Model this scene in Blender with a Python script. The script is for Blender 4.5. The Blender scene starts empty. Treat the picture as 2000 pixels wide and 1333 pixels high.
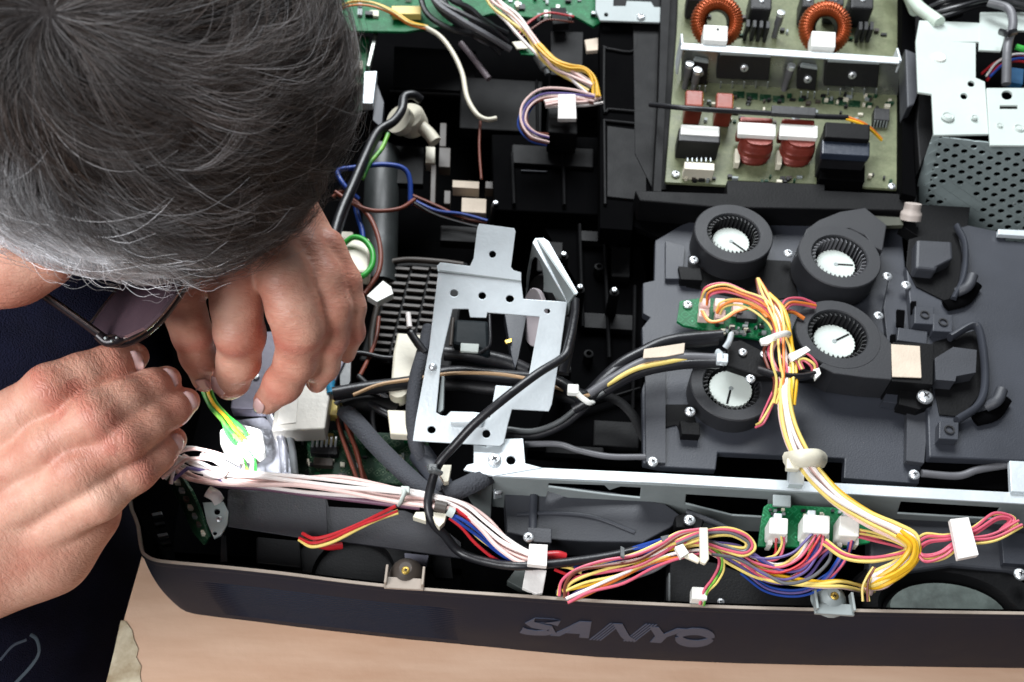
import bpy, bmesh, math, random
import numpy as np
from mathutils import Vector, Matrix
from mathutils.geometry import tessellate_polygon
random.seed(7); rng = np.random.default_rng(7)
sc = bpy.context.scene
C = sc.collection
R_ = math.radians

# ---------------------------------------------------------------- camera (all lengths below are centimetres)
CM = 0.01
PITCH, ROLL, DIST, LENS = 54.0, 3.3, 55.0, 35.0
FPX = 2000 * LENS / 36.0
F = Vector((0, math.cos(R_(PITCH)), -math.sin(R_(PITCH))))
X0 = Vector((1, 0, 0)); U0 = X0.cross(F)
cr, sr = math.cos(R_(ROLL)), math.sin(R_(ROLL))
RT = X0 * cr + U0 * sr            # image right
UP = U0 * cr - X0 * sr            # image up
CAM = Vector((0, 0, 8)) - F * DIST
cd = bpy.data.cameras.new('camera'); cam = bpy.data.objects.new('camera', cd); C.objects.link(cam)
cam.matrix_world = Matrix(((RT.x, UP.x, -F.x, CAM.x * CM), (RT.y, UP.y, -F.y, CAM.y * CM), (RT.z, UP.z, -F.z, CAM.z * CM), (0, 0, 0, 1)))
cd.lens = LENS; cd.sensor_width = 36; cd.clip_start = 0.01; cd.clip_end = 50
cd.dof.use_dof = True; cd.dof.focus_distance = 0.42; cd.dof.aperture_fstop = 18
sc.camera = cam
sc.view_settings.view_transform = 'Standard'; sc.view_settings.look = 'None'
sc.view_settings.exposure = 0.0; sc.view_settings.gamma = 1.0
# ---------------------------------------------------------------- world and lamps
w = bpy.data.worlds.new('World'); sc.world = w; w.use_nodes = True
w.node_tree.nodes['Background'].inputs[0].default_value = (0.82, 0.91, 1.0, 1)
w.node_tree.nodes['Background'].inputs[1].default_value = 0.10

def area(name, loc, target, size, power, col):
    l = bpy.data.lights.new(name, 'AREA'); l.shape = 'RECTANGLE'; l.size = size[0]; l.size_y = size[1]; l.energy = power; l.color = col
    o = bpy.data.objects.new(name, l); C.objects.link(o); o.location = loc
    o.rotation_euler = (Vector(target) - Vector(loc)).to_track_quat('-Z', 'Y').to_euler()
    return o
area('key_light', (-0.1, 1.15, 1.35), (-0.05, 0.0, 0.08), (1.1, 0.8), 54, (0.93, 0.97, 1.0))  # soft key lamp from above and behind, its source unseen
area('room_light', (-0.7, -0.75, 1.1), (-0.05, 0, 0.1), (0.7, 0.7), 25, (0.97, 0.98, 1.0))

def pd(px, py, D):                 # point seen at a pixel, D cm in front of the camera
    return CAM + (F + RT * ((px - 1000) / FPX) - UP * ((py - 666.5) / FPX)) * D
def ray(px, py):
    return F + RT * ((px - 1000) / FPX) - UP * ((py - 666.5) / FPX)
def on(px, py, p0, n):             # pixel on a plane
    d = ray(px, py); return CAM + d * ((p0 - CAM).dot(n) / d.dot(n))
def at(px, py, z):
    d = ray(px, py); return CAM + d * ((z - CAM.z) / d.z)
def cmpx(p):                       # cm per pixel at point p
    return (p - CAM).dot(F) / FPX
def sl(r, g, b):
    f = lambda c: (c / 255 / 12.92) if c <= 10 else ((c / 255 + 0.055) / 1.055) ** 2.4
    return (f(r), f(g), f(b), 1)

# ---------------------------------------------------------------- materials
def mat(name, col, rough=0.5, metal=0.0, var=0.12, scale=40, bump=0.05, bscale=400, spec=0.5, col2=None, sss=0, coat=0, trans=0, alpha=1):
    m = bpy.data.materials.new(name); m.use_nodes = True; nt = m.node_tree; b = nt.nodes['Principled BSDF']
    c = sl(*col); c2 = sl(*col2) if col2 else tuple(x * (1 - var * 2.2) for x in c[:3]) + (1,)
    tc = nt.nodes.new('ShaderNodeTexCoord')
    n = nt.nodes.new('ShaderNodeTexNoise'); n.inputs['Scale'].default_value = scale; n.inputs['Detail'].default_value = 5; n.inputs['Roughness'].default_value = 0.6
    nt.links.new(tc.outputs['Object'], n.inputs['Vector'])
    r = nt.nodes.new('ShaderNodeValToRGB'); r.color_ramp.elements[0].position = 0.35; r.color_ramp.elements[1].position = 0.68
    r.color_ramp.elements[0].color = c2; r.color_ramp.elements[1].color = c
    nt.links.new(n.outputs['Fac'], r.inputs[0]); nt.links.new(r.outputs[0], b.inputs['Base Color'])
    b.inputs['Roughness'].default_value = rough; b.inputs['Metallic'].default_value = metal; b.inputs['Specular IOR Level'].default_value = spec
    if sss:
        b.inputs['Subsurface Weight'].default_value = sss; b.inputs['Subsurface Radius'].default_value = (1.0, 0.35, 0.2); b.inputs['Subsurface Scale'].default_value = 0.004
    b.inputs['Coat Weight'].default_value = coat; b.inputs['Transmission Weight'].default_value = trans; b.inputs['Alpha'].default_value = alpha
    rr = nt.nodes.new('ShaderNodeMapRange'); rr.inputs['To Min'].default_value = max(0, rough - 0.1); rr.inputs['To Max'].default_value = min(1, rough + 0.12)
    nt.links.new(n.outputs['Fac'], rr.inputs[0]); nt.links.new(rr.outputs[0], b.inputs['Roughness'])
    if bump:
        n2 = nt.nodes.new('ShaderNodeTexNoise'); n2.inputs['Scale'].default_value = bscale; n2.inputs['Detail'].default_value = 3
        nt.links.new(tc.outputs['Object'], n2.inputs['Vector'])
        bp = nt.nodes.new('ShaderNodeBump'); bp.inputs['Strength'].default_value = bump * 4; bp.inputs['Distance'].default_value = 0.0006
        nt.links.new(n2.outputs['Fac'], bp.inputs['Height']); nt.links.new(bp.outputs[0], b.inputs['Normal'])
    return m
def pcb_mat(name, base, trace, scale=220):
    m = mat(name, base, 0.4, 0, 0.15, 60, 0.02, 300, spec=.22); nt = m.node_tree; b = nt.nodes['Principled BSDF']
    tc = nt.nodes['Texture Coordinate']; src = b.inputs['Base Color'].links[0].from_socket
    v = nt.nodes.new('ShaderNodeTexVoronoi'); v.distance = 'MANHATTAN'; v.feature = 'F1'; v.inputs['Scale'].default_value = scale
    nt.links.new(tc.outputs['Object'], v.inputs['Vector'])
    cr_ = nt.nodes.new('ShaderNodeValToRGB'); cr_.color_ramp.interpolation = 'CONSTANT'
    e = cr_.color_ramp.elements; e[0].color = (0.9, 0.9, 0.9, 1); e[1].position = 0.16; e[1].color = (0, 0, 0, 1)
    e2 = e.new(0.5); e2.color = (0.35, 0.35, 0.35, 1); e3 = e.new(0.62); e3.color = (0, 0, 0, 1)
    nt.links.new(v.outputs['Distance'], cr_.inputs[0])
    mx = nt.nodes.new('ShaderNodeMix'); mx.data_type = 'RGBA'; nt.links.new(cr_.outputs[0], mx.inputs[0]); nt.links.new(src, mx.inputs[6]); mx.inputs[7].default_value = sl(*trace)
    nt.links.new(mx.outputs[2], b.inputs['Base Color'])
    return m

M = {}
M['black'] = mat('black_plastic', (10, 10, 12), 0.6, 0, 0.15, 60, 0.06, 900, spec=.18)
M['blackdeep'] = mat('deep_black_plastic_shade', (3, 3, 4), 0.85, 0, 0.1, 60, 0.03, 700, spec=0.03)  # black plastic of deep areas; shade is put into this colour too
M['case'] = mat('case_plastic', (17, 25, 42), 0.62, 0, 0.1, 25, 0.04, 1500, spec=.2)
M['caseflat'] = mat('case_panel_gloss', (32, 32, 38), 0.38, 0, 0.1, 25, 0.08, 1500)
M['tray'] = mat('slate_plastic', (52, 55, 63), 0.5, 0, 0.13, 14, 0.05, 1300)
M['duct'] = mat('duct_plastic', (54, 56, 62), 0.55, 0, 0.1, 25, 0.05, 1100)
M['blower'] = mat('blower_plastic', (34, 35, 39), 0.6, 0, 0.06, 40, 0.05, 1300)
M['blade'] = mat('impeller_plastic', (40, 40, 42), 0.5)
M['hub'] = mat('hub_label', (198, 206, 200), 0.55, 0, 0.04)
M['steel'] = mat('zinc_steel', (214, 222, 226), 0.42, 0.25, 0.07, 30, 0.05, 500)
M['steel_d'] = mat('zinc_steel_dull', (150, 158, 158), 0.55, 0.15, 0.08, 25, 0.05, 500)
M['box_top'] = mat('tin_plate', (188, 198, 193), 0.65, 0.0, 0.05, 15, 0.05, 400)
M['mesh'] = mat('perforated_steel', (140, 152, 152), 0.5, 0.1, 0.08, 25, 0.05, 500)
M['alu'] = mat('brushed_aluminium', (168, 172, 166), 0.28, 0.85, 0.08, 60, 0.04, 200)
M['screw'] = mat('screw_metal', (225, 229, 232), 0.3, 0.7, 0.05)
M['brass'] = mat('brass', (190, 160, 80), 0.35, 0.8, 0.1)
M['rim'] = mat('rim_plastic', (158, 146, 134), 0.5, 0, 0.06, 30)
M['white'] = mat('white_plastic', (238, 238, 232), 0.45, 0, 0.04)
M['cream'] = mat('cream_plastic', (222, 216, 196), 0.45, 0, 0.07)
M['beige'] = mat('beige_tape', (205, 190, 172), 0.8, 0, 0.07, 60, 0.1, 800)
M['tape'] = mat('white_tape', (232, 228, 224), 0.75, 0, 0.06, 60, 0.1, 500)
M['foil'] = mat('silver_foil', (176, 178, 186), 0.3, 0.7, 0.15, 60, 0.3, 150)
M['sheet'] = mat('black_insulation_sheet', (30, 30, 36), 0.6, 0, 0.1, 50, 0.08, 1200)
M['pcb'] = pcb_mat('green_circuit', (0, 98, 54), (60, 150, 104))
M['pcbd'] = pcb_mat('dark_green_circuit', (28, 66, 44), (130, 150, 120), 260)
M['pcbt'] = pcb_mat('pale_circuit', (116, 122, 94), (150, 148, 120), 420)
M['copper'] = mat('copper_winding', (176, 84, 42), 0.32, 0.55, 0.15, 120)
M['enamel'] = mat('red_enamel_wire', (132, 54, 42), 0.35, 0.2, 0.12, 120)
M['redcap'] = mat('red_brown_film', (142, 58, 38), 0.4, 0, 0.12)
M['blackwire'] = mat('black_cable', (28, 28, 32), 0.38, 0, 0.1, 60, 0.05, 400)
M['greywire'] = mat('grey_cable', (100, 100, 104), 0.4, 0, 0.08)
M['ww'] = mat('white_wire', (240, 232, 228), 0.45, 0, 0.04)
M['pw'] = mat('pale_pink_wire', (238, 205, 198), 0.45, 0, 0.05)
M['yw'] = mat('yellow_wire', (234, 208, 118), 0.4, 0, 0.05)
M['dyw'] = mat('deep_yellow_wire', (232, 180, 36), 0.4, 0, 0.05)
M['rw'] = mat('red_wire', (186, 34, 42), 0.4, 0, 0.05)
M['kw'] = mat('pink_wire', (208, 92, 114), 0.4, 0, 0.05)
M['bw'] = mat('blue_wire', (30, 66, 150), 0.4, 0, 0.05)
M['vw'] = mat('violet_wire', (96, 82, 138), 0.4, 0, 0.05)
M['gw'] = mat('green_wire', (48, 160, 56), 0.4, 0, 0.05)
M['gyw'] = mat('green_yellow_wire', (140, 200, 70), 0.4, 0, 0.3, 150, col2=(30, 120, 50))
M['brw'] = mat('brown_wire', (120, 60, 44), 0.45, 0, 0.1)
M['orw'] = mat('orange_wire', (232, 130, 50), 0.45, 0, 0.1)
M['graybrown'] = mat('louvre_plastic', (68, 60, 54), 0.55, 0, 0.1)
M['smoke'] = mat('smoky_tube', (88, 91, 92), 0.4, 0, 0.1)
M['cyan'] = mat('cyan_component', (40, 130, 170), 0.4)
M['glassfan'] = mat('grey_green_label', (84, 94, 90), 0.5, 0, 0.25, 90)
M['ic'] = mat('chip_epoxy', (20, 20, 23), 0.5, 0, 0.1)
M['logo'] = mat('logo_print', (62, 72, 92), 0.5, 0, 0.06)

# ---------------------------------------------------------------- mesh helpers
WP = {}
def wpos(o): return WP.get(o.name, Vector((0, 0, 0))) if o else Vector((0, 0, 0))
def thing(name, label, cat, p, group=None):
    o = bpy.data.objects.new(name, None); C.objects.link(o); o.empty_display_size = 0.01
    o.location = p * CM; WP[o.name] = p.copy(); o['label'] = label; o['category'] = cat
    if group: o['group'] = group
    return o
def tag(o, label, cat, group=None, kind=None):
    if label: o['label'] = label
    if cat: o['category'] = cat
    if group: o['group'] = group
    if kind: o['kind'] = kind
    return o
def mk(name, V, Fc, m, parent=None, smooth=False, bevel=0, mats=None, mi=None, org=None, autosmooth=None):
    V = np.array([tuple(v) for v in V], dtype=float) if not isinstance(V, np.ndarray) else V
    c = (V.min(0) + V.max(0)) / 2 if org is None else np.array(tuple(org))
    me = bpy.data.meshes.new(name)
    me.from_pydata(((V - c) * CM).tolist(), [], Fc if isinstance(Fc, list) else Fc.tolist())
    me.update()
    o = bpy.data.objects.new(name, me); C.objects.link(o)
    if mats:
        for q in mats: me.materials.append(q)
        if mi is not None: me.polygons.foreach_set('material_index', mi)
    else: me.materials.append(m)
    cv = Vector(c.tolist()); WP[o.name] = cv
    if parent: o.parent = parent
    o.location = (cv - wpos(parent)) * CM
    if smooth: me.polygons.foreach_set('use_smooth', [True] * len(me.polygons))
    if smooth and autosmooth: me.set_sharp_from_angle(angle=R_(autosmooth))
    if bevel:
        b = o.modifiers.new('bevel', 'BEVEL'); b.width = bevel * CM; b.segments = 2; b.limit_method = 'ANGLE'; b.angle_limit = R_(35)
    return o
def prism(pts, n, th, holes=()):
    """polygon (3D, planar-ish) with holes, pushed back by th along -n"""
    loops = [list(pts)] + [list(h) for h in holes]
    flat = [p for l in loops for p in l]
    tris = tessellate_polygon(loops)
    V = flat + [p - n * th for p in flat]; N = len(flat); Fc = []
    for t in tris:
        a, b, c = [flat[i] for i in t]
        if (b - a).cross(c - a).dot(n) < 0: t = (t[0], t[2], t[1])
        Fc.append(tuple(t)); Fc.append((t[2] + N, t[1] + N, t[0] + N))
    k = 0
    for li, l in enumerate(loops):
        L = len(l); area_ = sum((l[i].cross(l[(i + 1) % L]) for i in range(L)), Vector()).dot(n)
        ccw = area_ > 0
        if li > 0: ccw = not ccw if False else (area_ > 0)
        for i in range(L):
            a, b = k + i, k + (i + 1) % L
            q = (a, a + N, b + N, b) if ccw else (b, b + N, a + N, a)
            if li > 0: q = q[::-1]
            Fc.append(q)
        k += L
    return V, Fc
def plate(name, px, z, th, m, parent=None, holes=(), bevel=0.03, hz=None):
    n = Vector((0, 0, 1))
    V, Fc = prism([at(x, y, z) for x, y in px], n, th, [[at(x, y, z) for x, y in h] for h in holes])
    return mk(name, V, Fc, m, parent, bevel=bevel)
class Pl:
    def __init__(s, a, b, c):
        s.p = a; n = (b - a).cross(c - a).normalized()
        if n.dot(CAM - a) < 0: n = -n
        s.n = n
    def __call__(s, x, y, lift=0): return on(x, y, s.p + s.n * lift, s.n)
def pplate(name, pl, px, th, m, parent=None, holes=(), bevel=0.03, lift=0):
    V, Fc = prism([pl(x, y, lift) for x, y in px], pl.n, th, [[pl(x, y, lift) for x, y in h] for h in holes])
    return mk(name, V, Fc, m, parent, bevel=bevel)
def ell(cx, cy, rx, ry=None, n=14, a0=0):
    ry = rx if ry is None else ry
    return [(cx + rx * math.cos(a0 + 2 * math.pi * i / n), cy + ry * math.sin(a0 + 2 * math.pi * i / n)) for i in range(n)]
def q4(x0, y0, x1, y1, s=0.058):   # quad following the device's tilt in the picture
    d = (x1 - x0) * s; e = (y1 - y0) * 0.03
    return [(x0, y0), (x1, y0 + d), (x1 - e, y1 + d), (x0 - e, y1)]
def cbox(name, x0, y0, x1, y1, z, h, m, parent=None, bevel=0.04):
    return plate(name, q4(x0, y0, x1, y1), z, h, m, parent, bevel=bevel)
def bez(P, per=8):
    P = [Vector(p) for p in P]; out = []
    Q = [P[0] * 2 - P[1]] + P + [P[-1] * 2 - P[-2]]
    for i in range(1, len(Q) - 2):
        a, b, c, d = Q[i - 1:i + 3]
        for k in range(per):
            t = k / per
            out.append(0.5 * ((2 * b) + (c - a) * t + (2 * a - 5 * b + 4 * c - d) * t * t + (3 * b - a - 3 * c + d) * t ** 3))
    out.append(P[-1]); return out
def sweep(path, rad, sides=8, flat=1.0):
    V = []; Fc = []; n = len(path); T0 = None; N = None
    for i, p in enumerate(path):
        T = (path[min(i + 1, n - 1)] - path[max(i - 1, 0)]).normalized()
        if N is None:
            N = T.cross(Vector((0, 0, 1)));  N = N.normalized() if N.length > .05 else Vector((1, 0, 0))
        else: N = (N - T * N.dot(T)).normalized()
        B = T.cross(N); r = rad[i] if hasattr(rad, '__len__') else rad
        for k in range(sides):
            a = 2 * math.pi * k / sides
            V.append(p + N * (math.cos(a) * r) + B * (math.sin(a) * r * flat))
    for i in range(n - 1):
        for k in range(sides):
            a = i * sides + k; b = i * sides + (k + 1) % sides
            Fc.append((a, b, b + sides, a + sides))
    Fc.append(tuple(range(sides))[::-1]); Fc.append(tuple((n - 1) * sides + k for k in range(sides)))
    return V, Fc
def P3(pts): return [at(*p) for p in pts]
def tube(name, pts, r, m, parent=None, per=7, sides=9, flat=1.0, raw=False):
    path = bez(pts if raw else P3(pts), per)
    V, Fc = sweep(path, r, sides, flat)
    return mk(name, V, Fc, m, parent, smooth=True, autosmooth=50)
def bundle(name, label, cat, pts, wires, spread, r=0.065, group=None, jitter=0.75, part='wire', root=None, seed=1, raw=False):
    rd = random.Random(seed); path0 = pts if raw else P3(pts)
    t = root or thing(name, label, cat, path0[0].copy(), group)
    n = len(path0); k = len(wires)
    for i, wn in enumerate(wires):
        u = (i - (k - 1) / 2) / max(1, k / 2) if k > 1 else 0
        out = []; jj = rd.uniform(-.3, .3); ph0 = rd.uniform(0, 6.28); am = rd.uniform(.1, .45)
        for j, p in enumerate(path0):
            T = (path0[min(j + 1, n - 1)] - path0[max(j - 1, 0)]).normalized()
            L = T.cross(Vector((0, 0, 1))); L = L.normalized() if L.length > .05 else Vector((1, 0, 0)); B = L.cross(T)
            s_ = spread[j] if hasattr(spread, '__len__') else spread
            out.append(p + L * (s_ * (u + jj * .4 + am * math.sin(ph0 + j * 1.3) + rd.uniform(-1, 1) * jitter * .3)) + B * (s_ * 0.55 * (math.sin(i * 2.4) + rd.uniform(-1, 1) * jitter * .4)))
        rr = r * rd.uniform(.72, .92)
        V, Fc = sweep(bez(out, 7), rr, 7); mk(part, V, Fc, M[wn], t, smooth=True, autosmooth=50)
    return t
def lathe(c, prof, seg=24, ax=Vector((0, 0, 1)), sx=Vector((1, 0, 0))):
    sy = ax.cross(sx).normalized(); sx = sy.cross(ax).normalized(); V = []; Fc = []
    for (r, h) in prof:
        for k in range(seg):
            a = 2 * math.pi * k / seg; V.append(c + ax * h + sx * (r * math.cos(a)) + sy * (r * math.sin(a)))
    for i in range(len(prof) - 1):
        for k in range(seg):
            a = i * seg + k; b = i * seg + (k + 1) % seg; Fc.append((a, b, b + seg, a + seg))
    return V, Fc
def obox(c, sz, ax=Matrix.Identity(3)):
    V = []
    for z in (-1, 1):
        for (x, y) in ((-1, -1), (1, -1), (1, 1), (-1, 1)): V.append(c + ax @ Vector((x * sz[0] / 2, y * sz[1] / 2, z * sz[2] / 2)))
    return V, [(3, 2, 1, 0), (4, 5, 6, 7), (0, 1, 5, 4), (1, 2, 6, 5), (2, 3, 7, 6), (3, 0, 4, 7)]
def box(name, c, sz, m, parent=None, ax=Matrix.Identity(3), bevel=0.03):
    V, Fc = obox(c, sz, ax); return mk(name, V, Fc, m, parent, bevel=bevel)
# screw master (disc head with a cross recess), copied with shared mesh data
_scr = {}
def screw(px, py, z, r=0.16, parent=None, n=Vector((0, 0, 1)), m='screw', p=None, label=None, name='screw'):
    if m not in _scr:
        me = bpy.data.meshes.new('screw'); bm = bmesh.new()
        seg = 16; prof = [(0.0, .30), (.16, .30), (.3, .44), (.72, .36), (1.0, .12), (1.0, -.3)]
        V, Fc = lathe(Vector(), prof[1:], seg)
        bv = [bm.verts.new(v) for v in V]
        for f in Fc: bm.faces.new([bv[i] for i in f])
        bm.faces.new([bv[i] for i in range(seg)][::-1])
        for a in (0, 1):   # proud-edged cross slot
            s = Vector((.46, .09, .03)) if a == 0 else Vector((.09, .46, .03))
            W, G = obox(Vector((0, 0, .445)), s * 2); b2 = [bm.verts.new(v) for v in W]
            fs = [bm.faces.new([b2[i] for i in f]) for f in G]
            for f in fs: f.material_index = 1
        bm.to_mesh(me); bm.free(); me.materials.append(M[m]); me.materials.append(M['ic'])
        _scr[m] = me
    o = bpy.data.objects.new(name, _scr[m]); C.objects.link(o)
    q = p if p is not None else at(px, py, z)
    if parent: o.parent = parent
    o.location = (q - wpos(parent)) * CM; o.scale = (r * CM,) * 3
    e = Vector(n).to_track_quat('Z', 'Y').to_euler(); e.rotate_axis('Z', random.uniform(0, 1.5)); o.rotation_euler = e
    if label: tag(o, label, 'screw')
    return o
# ================================================================ workbench
zt = 0.0
tl = at(243, 1200, 0)
twood = mat('wood_top', (220, 186, 160), 0.5, 0, 0.10, 16, 0.06, 250, col2=(198, 158, 130))
nt = twood.node_tree; tc = nt.nodes['Texture Coordinate']
mp = nt.nodes.new('ShaderNodeMapping'); mp.inputs['Scale'].default_value = (0.35, 2.4, 1)
nt.links.new(tc.outputs['Object'], mp.inputs[0])
nt.links.new(mp.outputs[0], [n for n in nt.nodes if n.type == 'TEX_NOISE'][0].inputs['Vector'])
bench = thing('workbench', 'pale varnished wooden workbench under the opened projector, its left edge chipped', 'table', Vector((tl.x, -24, -2.6)))
ex = tl.x
V, Fc = obox(Vector((ex + 70, 12, -1.3)), (140, 100, 2.6)); mk('bench_top', V, Fc, twood, bench, bevel=0.15)
rd = random.Random(3)
chp = [(236, 1212), (246, 1214), (258, 1232), (262, 1250), (270, 1268), (266, 1284), (276, 1302), (273, 1318), (278, 1345), (284, 1420), (196, 1420), (206, 1340), (222, 1275)]
V, Fc = prism([at(x, y, .05) for x, y in chp], Vector((0, 0, 1)), .5)
mk('chipped_edge', V, Fc, mat('bare_edge', (222, 212, 186), 0.8, 0, 0.1, 60, 0.4, 90, col2=(160, 140, 110)), bench)
for sx_ in (ex + 4, ex + 136):
    for sy_ in (-34, 58):
        box('leg', Vector((sx_, sy_, -37.6)), (5, 5, 70), twood, bench, bevel=.2)
fl, ff = obox(Vector((40, 10, -75.6)), (500, 500, 6))
tag(mk('floor', fl, ff, mat('floor_concrete', (96, 92, 88), 0.8, 0, 0.1, 3)), None, None, kind='structure')

# ================================================================ projector lower case
RIM = 8.0
rimpx = [(275, 1074), (283, 1086), (300, 1095), (330, 1100), (440, 1110), (560, 1123), (660, 1136), (760, 1147), (880, 1157), (1000, 1165), (1100, 1172), (1200, 1178), (1400, 1187), (1600, 1193), (1800, 1197), (2000, 1200), (2150, 1202)]
botpx = [(345, 1180), (352, 1188), (368, 1196), (400, 1202), (500, 1214), (610, 1228), (700, 1238), (790, 1248), (900, 1258), (1010, 1269), (1105, 1278), (1200, 1285), (1400, 1294), (1600, 1299), (1800, 1302), (2000, 1305), (2150, 1306)]
rimw = [at(x, y, RIM) for x, y in rimpx]; botw = [at(x, y, 0.25) for x, y in botpx]
xc = at(1200, 1178, RIM).x                          # centre line: mirror the left half for the part out of frame
rimL, botL = rimw[:], botw[:]
side = [(-.5, 1.2), (-1.6, 4), (-2.2, 14), (-2.2, 36), (-2.0, 60)]
y0, y1 = rimL[0].y, botL[0].y
rimS = [Vector((rimL[0].x + a, y0 + b, RIM)) for a, b in side][::-1]
botS = [Vector((botL[0].x + a - .1, y0 + b, .25)) for a, b in side][::-1]
halfR = rimS + rimL; halfB = botS + botL
rs = [(3, 0), (8, .2), (12, 1.4), (13.5, 3.5), (14, 8), (14, 20), (14, 59.0)]
e0, e1_ = rimL[-1], botL[-1]
halfR = halfR + [Vector((e0.x + a, e0.y + b, RIM)) for a, b in rs]; halfB = halfB + [Vector((e1_.x + a, e1_.y + b, .25)) for a, b in rs]
frR = bez(halfR, 4); frB = bez(halfB, 4)
proj = thing('projector_case', 'open black lower case of a projector with brand name on its front', 'projector case', Vector((xc, 0, .2)))
NR = 30
xl0, xl1 = at(432, 1160, 5).x, at(882, 1200, 5).x
def prof(t):      # outward bulge of the wall, cm
    b = 0.0
    if t < .05: b = .05
    elif t < .18: b = .0
    elif t < .22: b = -.0
    return b + .22 * math.sin(math.pi * min(1, t))
V = []; Fc = []
cn = len(frR)
for i in range(cn):
    a, b = frR[i], frB[i]
    T = (frR[min(i + 1, cn - 1)] - frR[max(i - 1, 0)]); O = Vector((T.y, -T.x, 0)).normalized()
    for j in range(NR * 3 + 1):
        t = j / (NR * 3)
        p = a.lerp(b, t) + O * prof(t)
        if .24 < t < .88 and xl0 < p.x < xl1 and a.y < y0 + 2 and j % 3 == 1: p -= O * .10
        V.append(p)
for i in range(cn - 1):
    for j in range(NR * 3):
        a = i * (NR * 3 + 1) + j; Fc.append((a, a + 1, a + NR * 3 + 2, a + NR * 3 + 1))
mk('front_panel', V, Fc, M['case'], proj, smooth=True, autosmooth=40)
# smooth glossy bands either side of the louvres
def wallpt(px, py, lift=0.03):
    for it in range(1):
        best = None
        for i in range(cn - 1):
            a = (frR[i] + frR[i + 1]) / 2; 
    # march the viewing ray against the wall strip
    d = ray(px, py); lo, hi = None, None
    def side_(s):
        p = CAM + d * s
        t = (RIM - p.z) / (RIM - .25); t = max(0, min(1, t)); best = 1e9
        for i in range(cn - 1):
            a = frR[i].lerp(frB[i], t); b = frR[i + 1].lerp(frB[i + 1], t)
            if min(a.x, b.x) - 1e-6 <= p.x <= max(a.x, b.x) + 1e-6 and a.y < y0 + 1:
                u = (p.x - a.x) / (b.x - a.x) if abs(b.x - a.x) > 1e-9 else 0
                return p.y - (a.y + (b.y - a.y) * u - prof(t) - lift)
        return -1
    s0 = (at(px, py, RIM) - CAM).dot(F); s1 = (at(px, py, .2) - CAM).dot(F)
    for k in range(40):
        s = (s0 + s1) / 2
        if side_(s) > 0: s1 = s
        else: s0 = s
    return CAM + d * s0
# rim lip, inner wall and floor
V = []; Fc = []
for i in range(cn):
    T = (frR[min(i + 1, cn - 1)] - frR[max(i - 1, 0)]); O = Vector((T.y, -T.x, 0)).normalized(); a = frR[i]
    for (o_, z_) in ((.03, -.10), (.03, .04), (-.11, .04), (-.11, -.3)): V.append(a + O * o_ + Vector((0, 0, z_)))
for i in range(cn - 1):
    for j in range(3):
        a = i * 4 + j; Fc.append((a, a + 1, a + 5, a + 4))
mk('rim', V, Fc, M['rim'], proj)
V = []; Fc = []
for i in range(cn):
    T = (frR[min(i + 1, cn - 1)] - frR[max(i - 1, 0)]); O = Vector((T.y, -T.x, 0)).normalized()
    V += [frR[i] - O * .24 + Vector((0, 0, -.05)), frR[i] - O * .5 + Vector((0, 0, -RIM + .6))]
for i in range(cn - 1): Fc.append((2 * i, 2 * i + 2, 2 * i + 3, 2 * i + 1))
mk('inner_wall', V, Fc, M['blackdeep'], proj)
fp = [Vector((p.x, p.y, .5)) for p in frB[::3]]
fp[0] = Vector((frB[0].x, frB[0].y, .5)); fp.append(Vector((frB[-1].x, frB[-1].y, .5)))
V, Fc = prism(fp, Vector((0, 0, 1)), .3); mk('case_floor', V, Fc, M['blackdeep'], proj)
yb = frR[0].y
xm = (frR[0].x + frR[-1].x) / 2
V, Fc = obox(Vector((xm, yb + .3, 4.1)), (frR[-1].x - frR[0].x + .8, .4, 7.9)); mk('back_wall', V, Fc, M['blackdeep'], proj)
V, Fc = obox(Vector((xm, (y0 + 3 + yb) / 2, .7)), (frR[-1].x - frR[0].x - 1.2, yb - y0 - 3, .3)); mk('floor_liner', V, Fc, M['blackdeep'], proj)
# lettering on the front
LB = lambda u, v: (1012 + u * 378 + v * 13, 1238 + u * 25 - v * 31)
def letter(ch_, polys):
    for pl_ in polys:
        pts = []
        for k in range(len(pl_)):
            a, b = pl_[k], pl_[(k + 1) % len(pl_)]; pts.append(a)
        W = [wallpt(*LB(*p), lift=.05) for p in pts]
        tr = tessellate_polygon([W]); mk('logo_letter', W + [p + Vector((0, .035, 0)) for p in W], [tuple(t) for t in tr] + [(i, (i + 1) % len(W), (i + 1) % len(W) + len(W), i + len(W)) for i in range(len(W))], M['logo'], proj)
def ribbon(pts, wd):
    A = []; B = []
    for i, p in enumerate(pts):
        q = pts[max(i - 1, 0)]; r = pts[min(i + 1, len(pts) - 1)]; dx, dy = (r[0] - q[0]) * 378, (r[1] - q[1]) * 31; L = math.hypot(dx, dy) or 1
        nx, ny = -dy / L, dx / L; ww = wd if not callable(wd) else wd(dx / L, dy / L)
        A.append((p[0] + nx * ww / 378, p[1] + ny * ww / 31)); B.append((p[0] - nx * ww / 378, p[1] - ny * ww / 31))
    return A + B[::-1]
wfun = lambda dx, dy: 4.3 + 4.8 * abs(dy)
S_ = [(.185, .78), (.15, .86), (.10, .88), (.055, .84), (.035, .72), (.06, .58), (.11, .5), (.15, .42), (.17, .28), (.14, .15), (.09, .1), (.04, .13), (.01, .22)]
letter('S', [ribbon(S_, wfun)])
letter('A', [[(.165, 0), (.285, 1), (.345, 1), (.365, 0), (.315, 0), (.312, .22), (.238, .22), (.212, 0)], ])
for k in range(4):
    x = .372 + k * .017; letter('N', [[(x, -.1), (x + .008, -.1), (x + .078, 1), (x + .07, 1)]])
letter('N', [[(.455, 1), (.505, 1), (.565, .3), (.615, .02), (.555, -.02), (.52, .25)]])
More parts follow.
